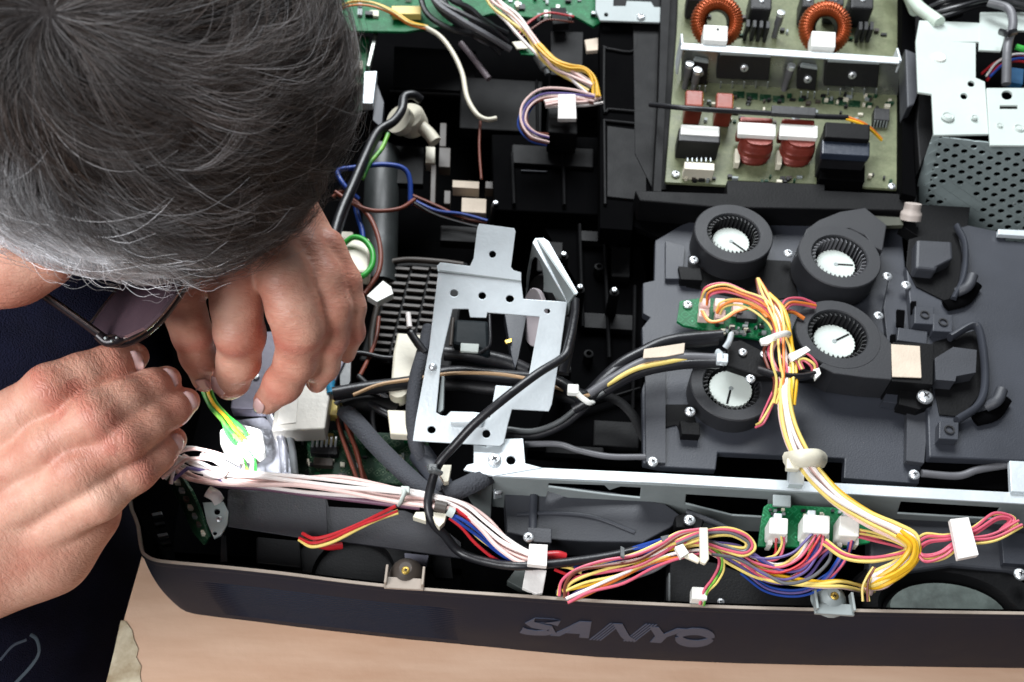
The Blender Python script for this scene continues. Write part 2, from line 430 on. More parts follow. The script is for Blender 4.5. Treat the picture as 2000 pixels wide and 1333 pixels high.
for k in range(4):
    x = .545 + k * .017; letter('N', [[(x, -.05), (x + .008, -.05), (x + .085, 1.1), (x + .077, 1.1)]])
letter('Y', [[(.645, .95), (.695, .95), (.735, .56), (.79, .95), (.85, .95), (.755, .38), (.738, 0), (.68, 0), (.695, .38)]])
O_ = [(.898 + .083 * math.cos(a), .46 + .38 * math.sin(a)) for a in [2 * math.pi * k / 20 for k in range(21)]]
letter('O', [ribbon(O_[:11], 6.6), ribbon(O_[10:], 6.6)])
# glossy unlouvred panel between the louvres and the name: a very shallow raised band
for (xa, xb) in ((884, 1500),):
    pass
# clips on the rim
def clip(px, py, big):
    c = at(px, py, RIM + .1)
    r = part = None
    t = thing('rim_clip', 'small zinc clip gripping the case rim ' + ('left of the brand name' if big else 'below the yellow harness, right of the brand name'), 'clip', c.copy(), 'clips on the case rim')
    box('clip_base', c + Vector((0, -.02, 0)), (1.85, .55, .18), M['rim'] if big else M['steel_d'], t, bevel=.04)
    box('clip_ear', c + Vector((-.86, .28, .18)), (.12, .9, .45), M['rim'] if big else M['steel_d'], t)
    box('clip_ear', c + Vector((.86, .28, .18)), (.12, .9, .45), M['rim'] if big else M['steel_d'], t)
    V, Fc = lathe(c + Vector((0, .62, .05)), [(.85, -.6), (.72, -.2), (.42, .2), (.3, .3), (0.001, .3)], 18)
    mk('boss', V, Fc, M['graybrown'] if big else M['steel_d'], t, smooth=True, autosmooth=40)
    screw(0, 0, 0, .2, t, p=c + Vector((0.02, .5, .34)), m='brass')
clip(790, 1140, True); clip(1628, 1190, False)

# ================================================================ slate air-duct tray with blowers
tray = thing('duct_tray', 'slate grey moulded air duct tray carrying the round blower fans', 'duct tray', at(1530, 900, 8.2))
plate('tray_plate', [(1330, 440), (1280, 470), (1278, 548), (1256, 553), (1256, 612), (1270, 620), (1254, 640), (1256, 690), (1275, 700), (1254, 760), (1256, 905), (1290, 912), (1398, 918), (1402, 884), (1650, 896), (1648, 934), (1795, 945), (1812, 800), (1780, 640), (1760, 440), (1700, 400), (1450, 395)], 8.2, .5, M['tray'], tray, bevel=.06)
plate('raised_rib', [(1300, 470), (1338, 480), (1332, 545), (1300, 545)], 8.5, .3, M['tray'], tray)
plate('raised_rib', [(1260, 700), (1300, 700), (1300, 905), (1262, 903)], 8.45, .3, M['duct'], tray)
plate('raised_rib', [(1740, 530), (1780, 545), (1786, 640), (1800, 690), (1735, 680), (1726, 600)], 8.6, .4, M['tray'], tray)
plate('raised_rib', [(1772, 778), (1815, 785), (1805, 905), (1770, 900)], 8.7, .4, M['duct'], tray)
plate('dark_recess', [(1345, 500), (1545, 510), (1560, 580), (1480, 590), (1340, 560)], 8.26, .1, M['black'], tray)
plate('dark_recess', [(1300, 790), (1350, 790), (1365, 845), (1330, 850), (1322, 830), (1300, 835)], 8.28, .1, M['black'], tray)
plate('socket_block', [(1325, 520), (1368, 524), (1372, 548), (1330, 546)], 8.8, .6, M['black'], tray)
plate('socket_block', [(1328, 822), (1366, 826), (1368, 850), (1332, 848)], 8.8, .6, M['black'], tray)
tag(plate('shadow_panel', [(1230, 395), (1480, 390), (1485, 470), (1345, 480), (1300, 470), (1232, 440)], 8.0, .4, M['blackdeep']), 'deep black sheet standing in for shade behind the upper left blower fan', 'panel')  # flat black sheet modelled in place of the shade here

def blower(cx, cy, z, ro, rin, hub, h, label, ang=0, outlet=None, dark=False, hubdrop=.5, mt='blower'):
    c = at(cx, cy, z); t = thing('blower_fan', label, 'blower fan', c - Vector((0, 0, h)), 'blower fans on the air duct tray')
    pr = [(ro, -h), (ro, -.06), (ro - .06, 0), (rin + .06, 0), (rin, -.06), (rin, -h + .2), (0.01, -h + .2)]
    V, Fc = lathe(c, pr, 40); mk('housing', V, Fc, M[mt], t, smooth=True, autosmooth=30)
    if outlet:
        W = [at(x, y, z - .02) for x, y in outlet]; V, Fc = prism(W, Vector((0, 0, 1)), h); mk('outlet', V, Fc, M[mt], t, bevel=.05)
    nb = 34; me0 = None
    for k in range(nb):
        a = 2 * math.pi * k / nb; d = Vector((math.cos(a), math.sin(a), 0)); sd = Vector((-math.sin(a), math.cos(a), 0))
        p = c + d * (rin - .13) + sd * .02 - Vector((0, 0, h * .45))
        if me0 is None: o = box('fan_blade', p, (.24, .05, h * .72), M['greywire'] if not dark else M['blade'], t, bevel=0); me0 = o.data; o.rotation_euler.z = .5
        else:
            o = bpy.data.objects.new('fan_blade', me0); C.objects.link(o); o.parent = t; o.location = (p - wpos(t)) * CM; o.rotation_euler.z = a + .5
    hc = c - Vector((0, 0, hubdrop)); N = 30; V = []; Fc = []
    for (f, zz) in ((1, 0), (1, -.22)):
        for k in range(N * 2):
            a = math.pi * k / N; r = hub * (1 if k % 2 == 0 else .955); V.append(hc + Vector((r * math.cos(a), r * math.sin(a), zz)))
    Fc = [tuple(range(2 * N))] + [(k, k + 2 * N, (k + 1) % (2 * N) + 2 * N, (k + 1) % (2 * N)) for k in range(2 * N)]
    mk('hub', V, Fc, M['hub'], t)
    V, Fc = lathe(hc + Vector((0, 0, -.2)), [(hub * .97, -.6), (hub * .97, 0.05)], 30); mk('hub_wall', V, Fc, M['black'], t, smooth=True)
    d = Vector((math.cos(ang), math.sin(ang), 0)); ax = Matrix.Rotation(ang, 3, 'Z')
    box('hub_mark', hc + d * hub * .5 + Vector((0, 0, .012)), (hub * .8, .11, .03), M['black'], t, ax, 0)
    V, Fc = lathe(hc + Vector((0, 0, 0)), [(.12, .0), (.12, .03), (.02, .03)], 12); mk('hub_pin', V, Fc, M['steel_d'], t)
    return t
blower(1433, 455, 9.8, 2.3, 1.50, 1.08, 1.6, 'round black blower fan nearest the power supply tray, upper left of the four', ang=-.75, dark=True, hubdrop=.75)
blower(1640, 500, 10.2, 2.35, 1.55, 1.10, 1.7, 'blower fan whose ribbed impeller shows, below the mesh-sided metal box', ang=.0, outlet=[(1566, 470), (1575, 448), (1600, 430), (1640, 414), (1690, 406), (1732, 440), (1724, 490), (1706, 482), (1690, 460), (1660, 446), (1630, 445), (1600, 454), (1585, 470)], hubdrop=.75)
blower(1637, 652, 10.2, 2.3, 1.58, 1.12, 1.8, 'blower fan with a beige tape patch on its outlet', ang=.55, dark=True, outlet=[(1704, 625), (1742, 672), (1742, 742), (1690, 738), (1630, 730), (1600, 716), (1610, 706), (1640, 712), (1675, 702), (1700, 680), (1708, 655)], hubdrop=.7)
blower(1430, 752, 9.4, 2.2, 1.50, 1.13, 1.5, 'blower fan under the black cable loom, lower left of the four', ang=-1.85, dark=True, hubdrop=.35)
tag(plate('tape_patch', [(1741, 672), (1797, 676), (1800, 738), (1743, 736)], 10.22, .08, M['beige']), 'square beige tape patch on the fan outlet', 'tape')
tag(plate('tape_patch', [(1798, 680), (1816, 682), (1817, 740), (1801, 738)], 10.0, .08, M['graybrown']), 'narrow grey-brown tape strip right of the beige tape patch', 'tape')
bt = thing('duct_bridge', 'black duct block joining the taped fan outlet to the side housing', 'duct', at(1780, 760, 8))
plate('duct_body', [(1742, 745), (1822, 752), (1824, 672), (1744, 668)], 10.1, 1.8, M['black'], bt)
plate('duct_foot', [(1735, 755), (1775, 760), (1765, 790), (1725, 785)], 8.9, .6, M['tray'], bt)
sl_ = [(1733, 540, 9.3, 'bright screw right of the ribbed blower fan'), (1770, 557, 9.2, 'bright screw at the corner of the side housing, lower of a pair'), (1716, 617, 9.2, 'bright screw right of the taped blower fan'),
       (1807, 775, 9.6, 'largest bright screw, below the narrow tape strip'), (1540, 495, 9.0, 'bright screw between the two upper blower fans'), (1355, 508, 9.0, 'bright screw below the upper left blower fan'),
       (1348, 804, 9.1, 'bright screw left of the lower left blower fan'), (1275, 902, 8.6, 'bright screw at the lower left corner of the duct tray'), (1786, 927, 8.5, 'bright screw on the duct tray just above the right end of the rail'),
       (1466, 738, 9.8, 'pale screw on the black clamp over the lower left fan')]
for x, y, z, lb in sl_:
    V, Fc = lathe(at(x, y, z - .1), [(.42, -.7), (.36, 0), (.2, 0)], 16)
    t = screw(x, y, z, .27 if x != 1807 else .40, label=lb); t['group'] = 'bright screws around the duct tray'

# ================================================================ right side housing
hs = thing('side_housing', 'slate black moulded housing with two curved lever pockets at the right edge', 'housing', at(1900, 880, 8))
plate('housing_plate', [(1800, 465), (1890, 440), (1962, 455), (1965, 470), (2100, 480), (2100, 905), (1815, 893), (1812, 800), (1782, 640), (1770, 520)], 9.1, .6, M['tray'], hs, bevel=.08)
plate('pocket', [(1775, 468), (1868, 440), (1880, 500), (1872, 560), (1850, 590), (1790, 560), (1770, 520)], 9.2, .1, M['black'], hs)
plate('pocket', [(1822, 668), (1905, 645), (1920, 700), (1915, 770), (1880, 815), (1835, 810), (1822, 740)], 9.2, .1, M['black'], hs)
plate('lug', [(1790, 468), (1860, 472), (1862, 505), (1832, 520), (1830, 528), (1788, 524)], 10.0, .9, M['duct'], hs, bevel=.15)
plate('lug', [(1862, 678), (1908, 684), (1906, 728), (1868, 735), (1866, 745), (1828, 742), (1826, 700)], 10.0, .9, M['duct'], hs, bevel=.15)
tube('ridge', [(1868, 442, 9.6), (1885, 480, 9.7), (1882, 540, 9.7), (1862, 585, 9.5)], .16, M['tray'], hs, flat=1.6)
tube('ridge', [(1855, 660, 9.6), (1900, 636, 9.8), (1916, 660, 9.8), (1924, 740, 9.8), (1912, 790, 9.7), (1868, 822, 9.5)], .20, M['tray'], hs, flat=1.6)
for (x, y) in ((1868, 572), (1925, 795)):
    tube('lever', [(x, y, 9.5), (x + 22, y - 12, 9.9), (x + 32, y - 34, 10.0)], [.30] * 8 + [.26] * 5 + [.2] * 2 if False else .3, M['duct'], hs, flat=.8)
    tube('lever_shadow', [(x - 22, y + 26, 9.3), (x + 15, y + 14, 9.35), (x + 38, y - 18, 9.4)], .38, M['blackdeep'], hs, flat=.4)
for (x, y) in ((1806, 615), (1842, 630), (1854, 840)):
    cbox('boss', x - 19, y - 17, x + 19, y + 17, 9.7, .6, M['tray'], hs)
    V, Fc = lathe(at(x, y, 9.74), [(.26, 0), (.26, .05), (.19, .05), (.19, -.2), (.01, -.2)], 16); mk('screw_hole', V, Fc, M['ic'], hs)
plate('step', [(1760, 740), (1822, 745), (1822, 790), (1795, 800), (1756, 790)], 9.3, .8, M['black'], hs)
plate('step', [(1755, 640), (1812, 648), (1810, 672), (1752, 665)], 9.4, .8, M['tray'], hs)
plate('slot', [(1752, 604), (1768, 606), (1766, 640), (1752, 636)], 9.32, .2, M['blackdeep'], hs)
for (x, y) in ((1792, 598), (1752, 663)):
    plate('slot', [(x - 12, y - 10), (x - 2, y - 10), (x - 2, y + 14), (x - 12, y + 14)], 9.36, .2, M['blackdeep'], hs)
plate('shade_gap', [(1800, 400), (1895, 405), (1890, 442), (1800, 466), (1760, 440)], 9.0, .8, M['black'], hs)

# ================================================================ galvanised rail across the front
rail = thing('support_rail', 'long pale zinc rail crossing in front of the duct tray', 'rail', at(1500, 950, 6))
plate('top_flange', [(958, 918), (975, 912), (1060, 914), (1300, 925), (1600, 942), (1980, 962), (2100, 968), (2100, 990), (1600, 962), (1300, 944), (1060, 934), (962, 930)], 8.9, .12, M['steel'], rail)
a = at(962, 932, 8.8); b = at(2000, 983, 8.8); pl = Pl(a, b, a - Vector((0, 0, 4)))
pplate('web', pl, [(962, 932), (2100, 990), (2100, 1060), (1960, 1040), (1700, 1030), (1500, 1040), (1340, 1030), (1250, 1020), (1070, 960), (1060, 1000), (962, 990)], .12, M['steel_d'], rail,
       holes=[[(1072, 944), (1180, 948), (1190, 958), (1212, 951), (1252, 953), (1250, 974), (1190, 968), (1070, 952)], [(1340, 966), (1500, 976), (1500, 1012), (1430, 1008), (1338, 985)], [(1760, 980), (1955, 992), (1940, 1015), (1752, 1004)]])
plate('mount_tab', [(925, 868), (950, 872), (955, 858), (1022, 856), (1026, 905), (1060, 914), (965, 930), (905, 918), (912, 908), (925, 905)], 8.95, .14, M['steel'], rail, holes=[ell(998, 899, 9, 9)])
pf = Pl(at(962, 928, 8.8), at(908, 965, 7), at(958, 1025, 4.5))
pplate('foot', pf, [(962, 930), (950, 945), (908, 962), (925, 990), (958, 1024)], .12, M['steel_d'], rail)
plate('end_block', [(1972, 900), (2100, 906), (2100, 966), (1975, 960)], 9.1, .3, M['steel'], rail)
pg = Pl(at(968, 930, 8.2), at(1000, 960, 6.5), at(975, 975, 6.8))
pplate('gusset', pg, [(968, 928), (985, 930), (1000, 958), (985, 972), (966, 976)], .1, M['steel'], rail)
screw(966, 898, 9.05, .34, rail); screw(972, 957, 7.3, .26, rail)
tag(tube('wire_rod', [(1025, 868, 8.2), (1090, 868, 8.3), (1130, 880, 8.3), (1190, 892, 8.3), (1260, 893, 8.2)], .16, M['greywire']), 'thin dark wire running just above the rail left of the duct tray', 'cable')
tag(tube('wire_rod', [(1800, 925, 8.4), (1870, 930, 8.5), (1910, 918, 8.6), (1970, 908, 8.6)], .2, M['greywire']), 'dark bent bar above the right end of the rail', 'cable')
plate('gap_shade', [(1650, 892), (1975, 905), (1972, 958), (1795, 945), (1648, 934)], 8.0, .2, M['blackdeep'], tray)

# ================================================================ tilted zinc bracket in the middle
BP = Pl(at(812, 862, 9.3), at(980, 870, 9.3), at(855, 535, 13.2))
br = thing('lamp_bracket', 'pale zinc sheet bracket with square window, punched holes and upright tab', 'bracket', at(900, 860, 9.3))
hol = [ell(887, 573, 8, 7), ell(942, 578, 7.5, 7), ell(996, 584, 8, 7), ell(1069, 608, 6, 5), ell(843, 840, 8, 7), ell(950, 848, 8, 8)]
win = [(884, 604), (915, 604), (918, 620), (950, 621), (952, 611), (1054, 619), (1030, 750), (1018, 757), (968, 753), (960, 800), (957, 817), (948, 808), (925, 805), (880, 804), (871, 813), (862, 812), (852, 806), (862, 700)]
pplate('bracket_frame', BP, [(856, 528), (1018, 549), (1022, 584), (1108, 590), (1094, 690), (1078, 790), (1072, 804), (1000, 800), (992, 830), (984, 866), (976, 872), (806, 862), (812, 820), (838, 680)], .13, M['steel'], br, holes=hol + [win])
tp = BP(937, 540); tn = (BP.n * .72 + Vector((0, -.5, .55))).normalized()
TP = Pl(BP(860, 528), BP(1016, 548), at(960, 445, BP(937, 540).z + 1.2))
pplate('bracket_tab', TP, [(855, 530), (853, 520), (860, 513), (918, 520), (925, 505), (932, 446), (936, 437), (1004, 446), (1007, 452), (998, 522), (1003, 528), (1018, 533), (1018, 550)], .13, M['steel'], br, holes=[ell(962, 497, 7, 7)], lift=.05)
pplate('fold_line', BP, [(857, 526), (1018, 547), (1018, 551), (857, 531)], .2, M['steel_d'], br, lift=.05)
e1 = BP(1108, 590)
FP_ = Pl(e1, at(1048, 470, e1.z + .3), e1 - Vector((.5, -.4, 3)))
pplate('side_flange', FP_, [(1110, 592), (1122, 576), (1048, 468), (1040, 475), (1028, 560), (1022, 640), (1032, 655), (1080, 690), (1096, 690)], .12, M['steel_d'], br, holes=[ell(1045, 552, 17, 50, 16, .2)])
FL = Pl(at(1048, 468, e1.z + .3), at(1122, 574, e1.z + .02), at(1070, 464, e1.z + .3))
pplate('flange_lip', FL, [(1040, 474), (1045, 466), (1062, 465), (1072, 472), (1129, 572), (1122, 580), (1108, 590)], .12, M['steel'], br, lift=.02)
V, Fc = lathe(BP(845, 718) , [(.22, 0), (.2, .1), (.05, .14), (.01, .14)], 14, BP.n, RT); mk('rivet', V, Fc, M['screw'], br, smooth=True)
V, Fc = lathe(BP(905, 822, .02) - RT * .6, [(.30, 0), (.34, .3), (.34, 1.5), (.2, 1.6), (.01, 1.6)], 16, RT, BP.n); mk('roll_post', V, Fc, M['steel'], br, smooth=True, autosmooth=40)
pplate('inner_leg', BP, [(862, 735), (868, 735), (866, 800), (860, 806), (854, 806)], .8, M['steel_d'], br, lift=-.3)
# parts seen through the bracket window
lm = thing('lamp_motor', 'dark blue-green cylinder unit seen through the bracket window', 'motor', at(930, 700, 7.5))
plate('motor_body', [(887, 622), (955, 626), (958, 690), (884, 672)], 9.6, 1.6, mat('dark_teal', (14, 24, 29), 0.6, spec=.2), lm, bevel=.2)
plate('motor_label', [(900, 670), (936, 672), (934, 688), (899, 686)], 9.9, .15, M['hub'], lm)
tube('motor_edge', [(885, 622, 9.9), (880, 675, 9.7)], .09, M['graybrown'], lm)
tube('motor_strap', [(956, 615, 10), (957, 670, 9.9), (948, 682, 9.8), (935, 690, 9.7)], .09, M['blackwire'], lm)
pt = thing('front_lens_disc', 'pale pink-white disc edge showing through the round hole beside the bracket', 'disc', at(1040, 620, 9))
pc = at(1042, 620, 9.6); V, Fc = lathe(pc, [(.01, .05), (1.55, .05), (1.6, 0), (1.55, -.2)], 26, Vector((-.93, -.25, .25)).normalized(), Vector((0, 0, 1)))
mk('disc', V, Fc, mat('pale_disc', (214, 204, 208), .4), pt, smooth=True, autosmooth=40)
V, Fc = lathe(pc + Vector((.3, .1, -.1)), [(.01, 0), (2.3, 0), (2.4, -.2), (2.4, -.8)], 26, Vector((-.93, -.25, .25)).normalized(), Vector((0, 0, 1)))
mk('disc_ring', V, Fc, M['black'], pt, smooth=True, autosmooth=40)
tag(plate('duct_wedge', [(985, 610), (1028, 618), (1012, 700), (1006, 720), (1000, 700)], 9.0, 1, M['tray']), 'slate wedge of duct behind the right bar of the bracket window', 'duct')
tag(plate('gold_tab', [(985, 665), (1000, 660), (1000, 668), (988, 672)], 9.2, .1, M['brass']), 'tiny brass tab behind the bracket window', 'tab')
# ================================================================ power supply in its black tray
pt_ = thing('supply_tray', 'deep black plastic tray holding the power supply board', 'tray', at(1530, 380, 6.5))
plate('tray_floor', [(1290, -90), (1800, -90), (1795, 395), (1275, 370), (1240, 300), (1235, -90)], 8.6, .5, M['black'], pt_)
plate('front_wall', [(1240, 372), (1420, 378), (1420, 352), (1612, 360), (1612, 372), (1792, 380), (1790, 402), (1780, 412), (1400, 405), (1250, 392)], 9.7, 2.6, M['black'], pt_, bevel=.08)
plate('right_wall', [(1762, -90), (1790, -90), (1785, 300), (1790, 385), (1762, 378)], 10.2, 1.7, M['blackdeep'], pt_)
plate('left_wall', [(1294, -90), (1314, -90), (1300, 200), (1292, 375), (1276, 374), (1286, 190)], 9.6, 1.2, M['black'], pt_)
plate('side_pillar', [(1768, 95), (1792, 105), (1792, 182), (1785, 205), (1772, 210)], 11.2, 1.4, M['duct'], pt_, bevel=.1)
plate('side_ear', [(1795, 180), (1818, 185), (1824, 262), (1812, 300), (1796, 330), (1790, 240)], 10.6, 2, M['black'], pt_, bevel=.1)
psu = thing('power_supply_board', 'pale green power supply circuit board with copper toroids and heatsink', 'circuit board', at(1530, 200, 8.8))
ZB = 9.2
plate('board', [(1328, -90), (1322, 60), (1313, 180), (1299, 356), (1421, 362), (1424, 352), (1600, 360), (1754, 370), (1754, 100), (1752, -90)], ZB, .18, M['pcbt'], psu)
def toroid(cx, cy, seed):
    c = at(cx, cy, ZB + 1.7); t = thing('toroid_coil', 'copper toroid coil ' + ('whose white block has a black dot, left one' if seed == 0 else 'whose white block is plain, right one'), 'coil', at(cx, cy + 30, ZB), 'copper toroid coils on the supply board')
    ax = (Vector((0, -.72, .70))).normalized(); sx = Vector((1, 0, 0)); sy = ax.cross(sx)
    N = 46; J = 12; V = []; Fc = []
    for i in range(N * 4):
        a = 2 * math.pi * i / (N * 4); rd_ = sx * math.cos(a) + sy * math.sin(a)
        s = 1 + .09 * (math.sin(a * N))
        for j in range(J):
            b = 2 * math.pi * j / J + .02 * i * 0
            V.append(c + rd_ * (1.28 + .50 * s * math.cos(b)) + ax * (.62 * s * math.sin(b)))
    n = N * 4
    for i in range(n):
        for j in range(J): Fc.append((i * J + j, ((i + 1) % n) * J + j, ((i + 1) % n) * J + (j + 1) % J, i * J + (j + 1) % J))
    mk('winding', V, Fc, M['copper'], t, smooth=True)
    V, Fc = lathe(c, [(.74, -.4), (.74, .4)], 24, ax, sx); mk('core', V, Fc, M['ic'], t, smooth=True)
    cbx = cbox('spacer_block', cx - 25, cy + 4, cx + 22, cy + 34, ZB + 3.0, 1.0, M['white'], t, bevel=.08)
    if seed == 0:
        V, Fc = lathe(at(cx + 2, cy + 14, ZB + 3.02), [(.10, 0), (.10, .04), (.01, .04)], 12); mk('dot', V, Fc, M['ic'], t)
    return t
toroid(1400, 44, 0); toroid(1611, 56, 1)
# heatsink: an upright aluminium strip with transistors screwed to it
HP = Pl(at(1335, 90, ZB + 2.6), at(1757, 118, ZB + 2.6), at(1335, 90, ZB + 2.6) - Vector((0, .25, 2.3)))
pplate('heatsink', HP, [(1332, 88), (1757, 118), (1754, 190), (1330, 158)], .14, M['alu'], psu)
plate('heatsink_edge', [(1330, 90), (1334, 84), (1757, 112), (1757, 124), (1330, 96)], ZB + 2.66, .1, M['steel'], psu)
for (x, y, dx) in ((1757, 118, 3), (1335, 90, -2)):
    p0 = at(x, y, ZB + 2.6)
    box('heatsink_side', p0 + Vector((.06 * (1 if dx > 0 else -1), .55, -1.1)), (.13, 1.3, 2.3), M['steel'], psu)
for (x0, y0, x1, y1, nm) in ((1402, 106, 1506, 158, 'power_module'), (1612, 120, 1718, 172, 'power_module'), (1350, 118, 1384, 166, 'transistor'), (1559, 130, 1597, 178, 'transistor')):
    pplate(nm, HP, [(x0 + 8, y0), (x1, y0 + 5), (x1 - 4, y1), (x0 - 3, y1 - 4), (x0, y0 + 9)], .35, M['ic'], psu, lift=.4, bevel=.06)
    pplate('module_top', HP, [(x0 + 8, y0 - 3), (x1, y0 + 2), (x1, y0 + 7), (x0 + 4, y0 + 2)], .3, M['steel_d'], psu, lift=.42)
    cxx, cyy = (x0 + x1) / 2, (y0 + y1) / 2
    screw(0, 0, 0, .26, psu, n=HP.n, p=HP(cxx, cyy + 2, .48))
    for k in range(3 if nm == 'transistor' else 5):
        xx = x0 + 6 + k * (x1 - x0 - 12) / (2 if nm == 'transistor' else 4)
        tube('pin', [(xx, y1 + 2, ZB + .9), (xx - 1, y1 + 14, ZB + .1)], .045, M['steel_d'], psu, per=2, sides=5)
for (x0, y0, x1, y1) in ((1340, 175, 1374, 206), (1400, 180, 1433, 211)):
    cbox('film_capacitor', x0, y0, x1, y1, ZB + 2.1, .5, M['redcap'], psu, bevel=.12)
    cbox('capacitor_band', x0 - 1, y0 + 4, x1, y1 + 3, ZB + 1.55, .2, M['dyw'], psu, bevel=.05)
    cbox('capacitor_body', x0, y0 + 12, x1 - 1, y1 + 8, ZB + 1.3, 1.25, M['enamel'], psu, bevel=.1)
def label_block(x0, y0, x1, y1, h, body, top, nm):
    cbox(nm + '_top', x0 + 4, y0, x1 - 2, y0 + (y1 - y0) * .34, ZB + h + .06, .35, top, psu, bevel=.08)
    cbox(nm, x0, y0 + 6, x1, y0 + (y1 - y0) * .56, ZB + h, h, body, psu, bevel=.1)
label_block(1326, 243, 1408, 300, 1.5, M['ic'], M['white'], 'relay')
for x0 in (1442, 1524):
    d_ = (x0 - 1442) * .04
    cbox('inductor_flange', x0, 238 + d_, x0 + 74, 262 + d_, ZB + 2.1, .35, M['white'], psu, bevel=.06)
    cbox('inductor_back', x0 + 4, 228 + d_, x0 + 68, 240 + d_, ZB + 2.0, 1.6, M['enamel'], psu, bevel=.1)
    # wound coil: scalloped barrel
    c = at(x0 + 33, 288 + d_, ZB + .9); V = []; Fc = []; N = 40; J = 16
    for i in range(N + 1):
        u = i / N; z = -.85 + 1.75 * u; s = 1.03 + .035 * math.sin(u * N * math.pi / 1.0 * .95)
        for j in range(J):
            a = 2 * math.pi * j / J; q = 2.6
            X = math.copysign(abs(math.cos(a)) ** (2 / q), math.cos(a)) * .98 * s; Y = math.copysign(abs(math.sin(a)) ** (2 / q), math.sin(a)) * .86 * s
            bulge = .86 + .16 * math.sin(math.pi * min(1, u * 1.05)); V.append(c + Vector((X * bulge, Y * bulge + .0, z)))
    for i in range(N):
        for j in range(J): Fc.append((i * J + j, i * J + (j + 1) % J, (i + 1) * J + (j + 1) % J, (i + 1) * J + j))
    Fc.append(tuple(N * J + j for j in range(J)))
    mk('inductor_winding', V, Fc, M['enamel'], psu, smooth=True, autosmooth=70)
    cbox('inductor_base', x0 - 6, 290 + d_, x0 + 4, 318 + d_, ZB + .6, .5, M['cream'], psu)
cbox('transformer_top', 1612, 238, 1700, 268, ZB + 2.5, .5, M['black'], psu, bevel=.08)
cbox('transformer', 1610, 248, 1698, 300, ZB + 2.0, 2.0, M['ic'], psu, bevel=.06)
cbox('transformer_step', 1606, 272, 1700, 300, ZB + 2.15, .5, mat('blue_black', (38, 46, 60), .35), psu, bevel=.08)
cbox('transformer_foot', 1602, 318, 1690, 350, ZB + .8, .8, M['blackdeep'], psu)
cbox('white_header', 1337, 316, 1396, 330, ZB + .9, .9, M['cream'], psu)
for k in range(6): tube('pin', [(1343 + k * 9, 316, ZB + .95), (1343 + k * 9, 309, ZB + 1.0)], .04, M['steel'], psu, per=1, sides=5)
screw(1320, 340, ZB + .12, .26, psu); screw(1742, 364, ZB + .1, .24, psu)
cbox('control_chip', 1708, 211, 1738, 234, ZB + .6, .6, M['ic'], psu)
for k in range(5): tube('pin', [(1709 + k * 6, 236, ZB + .55), (1706 + k * 6, 250, ZB + .05)], .05, M['steel_d'], psu, per=1, sides=5)
for (x, y) in ((1531, 142), (1337, 138), (1512, 38), (1352, 150)):
    c0 = at(x, y + 34, ZB)
    V, Fc = lathe(c0, [(.2, 0), (.2, .9), (.26, 1.0), (.26, 1.9), (.1, 2.0), (.01, 2.0)], 12); mk('standing_diode', V, Fc, M['greywire'], psu, smooth=True, autosmooth=40)
    V, Fc = lathe(c0, [(.27, 1.75), (.27, 2.02), (.01, 2.05)], 12); mk('diode_cap', V, Fc, M['screw'], psu, smooth=True, autosmooth=40)
for k in range(4): cbox('standing_resistor', 1458 + k * 13, 38 + k * 1.0, 1465 + k * 13, 52 + k, ZB + 1.3, 1.2, M['ic'], psu)
for k in range(3): cbox('standing_resistor', 1678 + k * 11, 42, 1685 + k * 11, 58, ZB + 1.2, 1.1, M['ic'], psu)
for (x0, y0, x1, y1) in ((1467, -20, 1509, 16), (1568, -22, 1592, 12), (1618, -24, 1650, 8), (1663, -22, 1708, 14), (1345, -30, 1380, -2)):
    cbox('capacitor_can', x0, y0, x1, y1, ZB + 1.8, 1.7, M['ic'], psu, bevel=.15)
    screw((x0 + x1) / 2, y0 + 22, ZB + 1.85, .18, psu)
rd = random.Random(11)
for k in range(120):
    x = rd.uniform(1335, 1738); y = rd.choice([rd.uniform(182, 208), rd.uniform(338, 352), rd.uniform(182, 235), rd.uniform(0, 80), rd.uniform(170, 240)])
    cbox('surface_part', x, y, x + rd.uniform(3, 12), y + rd.uniform(3, 6), ZB + .12 + rd.random() * .15, .3, rd.choice([M['pcbd'], M['cream'], M['graybrown'], M['ic'], M['steel_d']]), psu, bevel=0)
for k in range(7): cbox('solder_pad', 1432 + k * 26 + (k > 3) * 70, 178 + k * 3, 1454 + k * 26 + (k > 3) * 70, 190 + k * 3, ZB + .05, .1, M['pcbd'], psu, bevel=0)
cable = thing('thermistor_cable', 'thin black cable crossing the supply board ending in orange wires', 'cable', at(1500, 215, ZB + 2))
tube('sheath', [(1270, 205, 10.5), (1330, 211, 11.6), (1400, 216, 11.7), (1500, 222, 11.6), (1600, 228, 11.4), (1655, 230, 11.2)], .17, M['blackwire'], cable)
plate('sleeve', q4(1508, 206, 1594, 221), 11.9, .3, M['ic'], cable)
for k, c_ in enumerate(('orw', 'dyw')):
    tube('core_wire', [(1652, 228 + k * 5, 11.2), (1680, 238 + k * 4, 11.1), (1700, 250 + k * 4, 10.8), (1722, 272 + k * 3, 10.2)], .08, M[c_], cable)

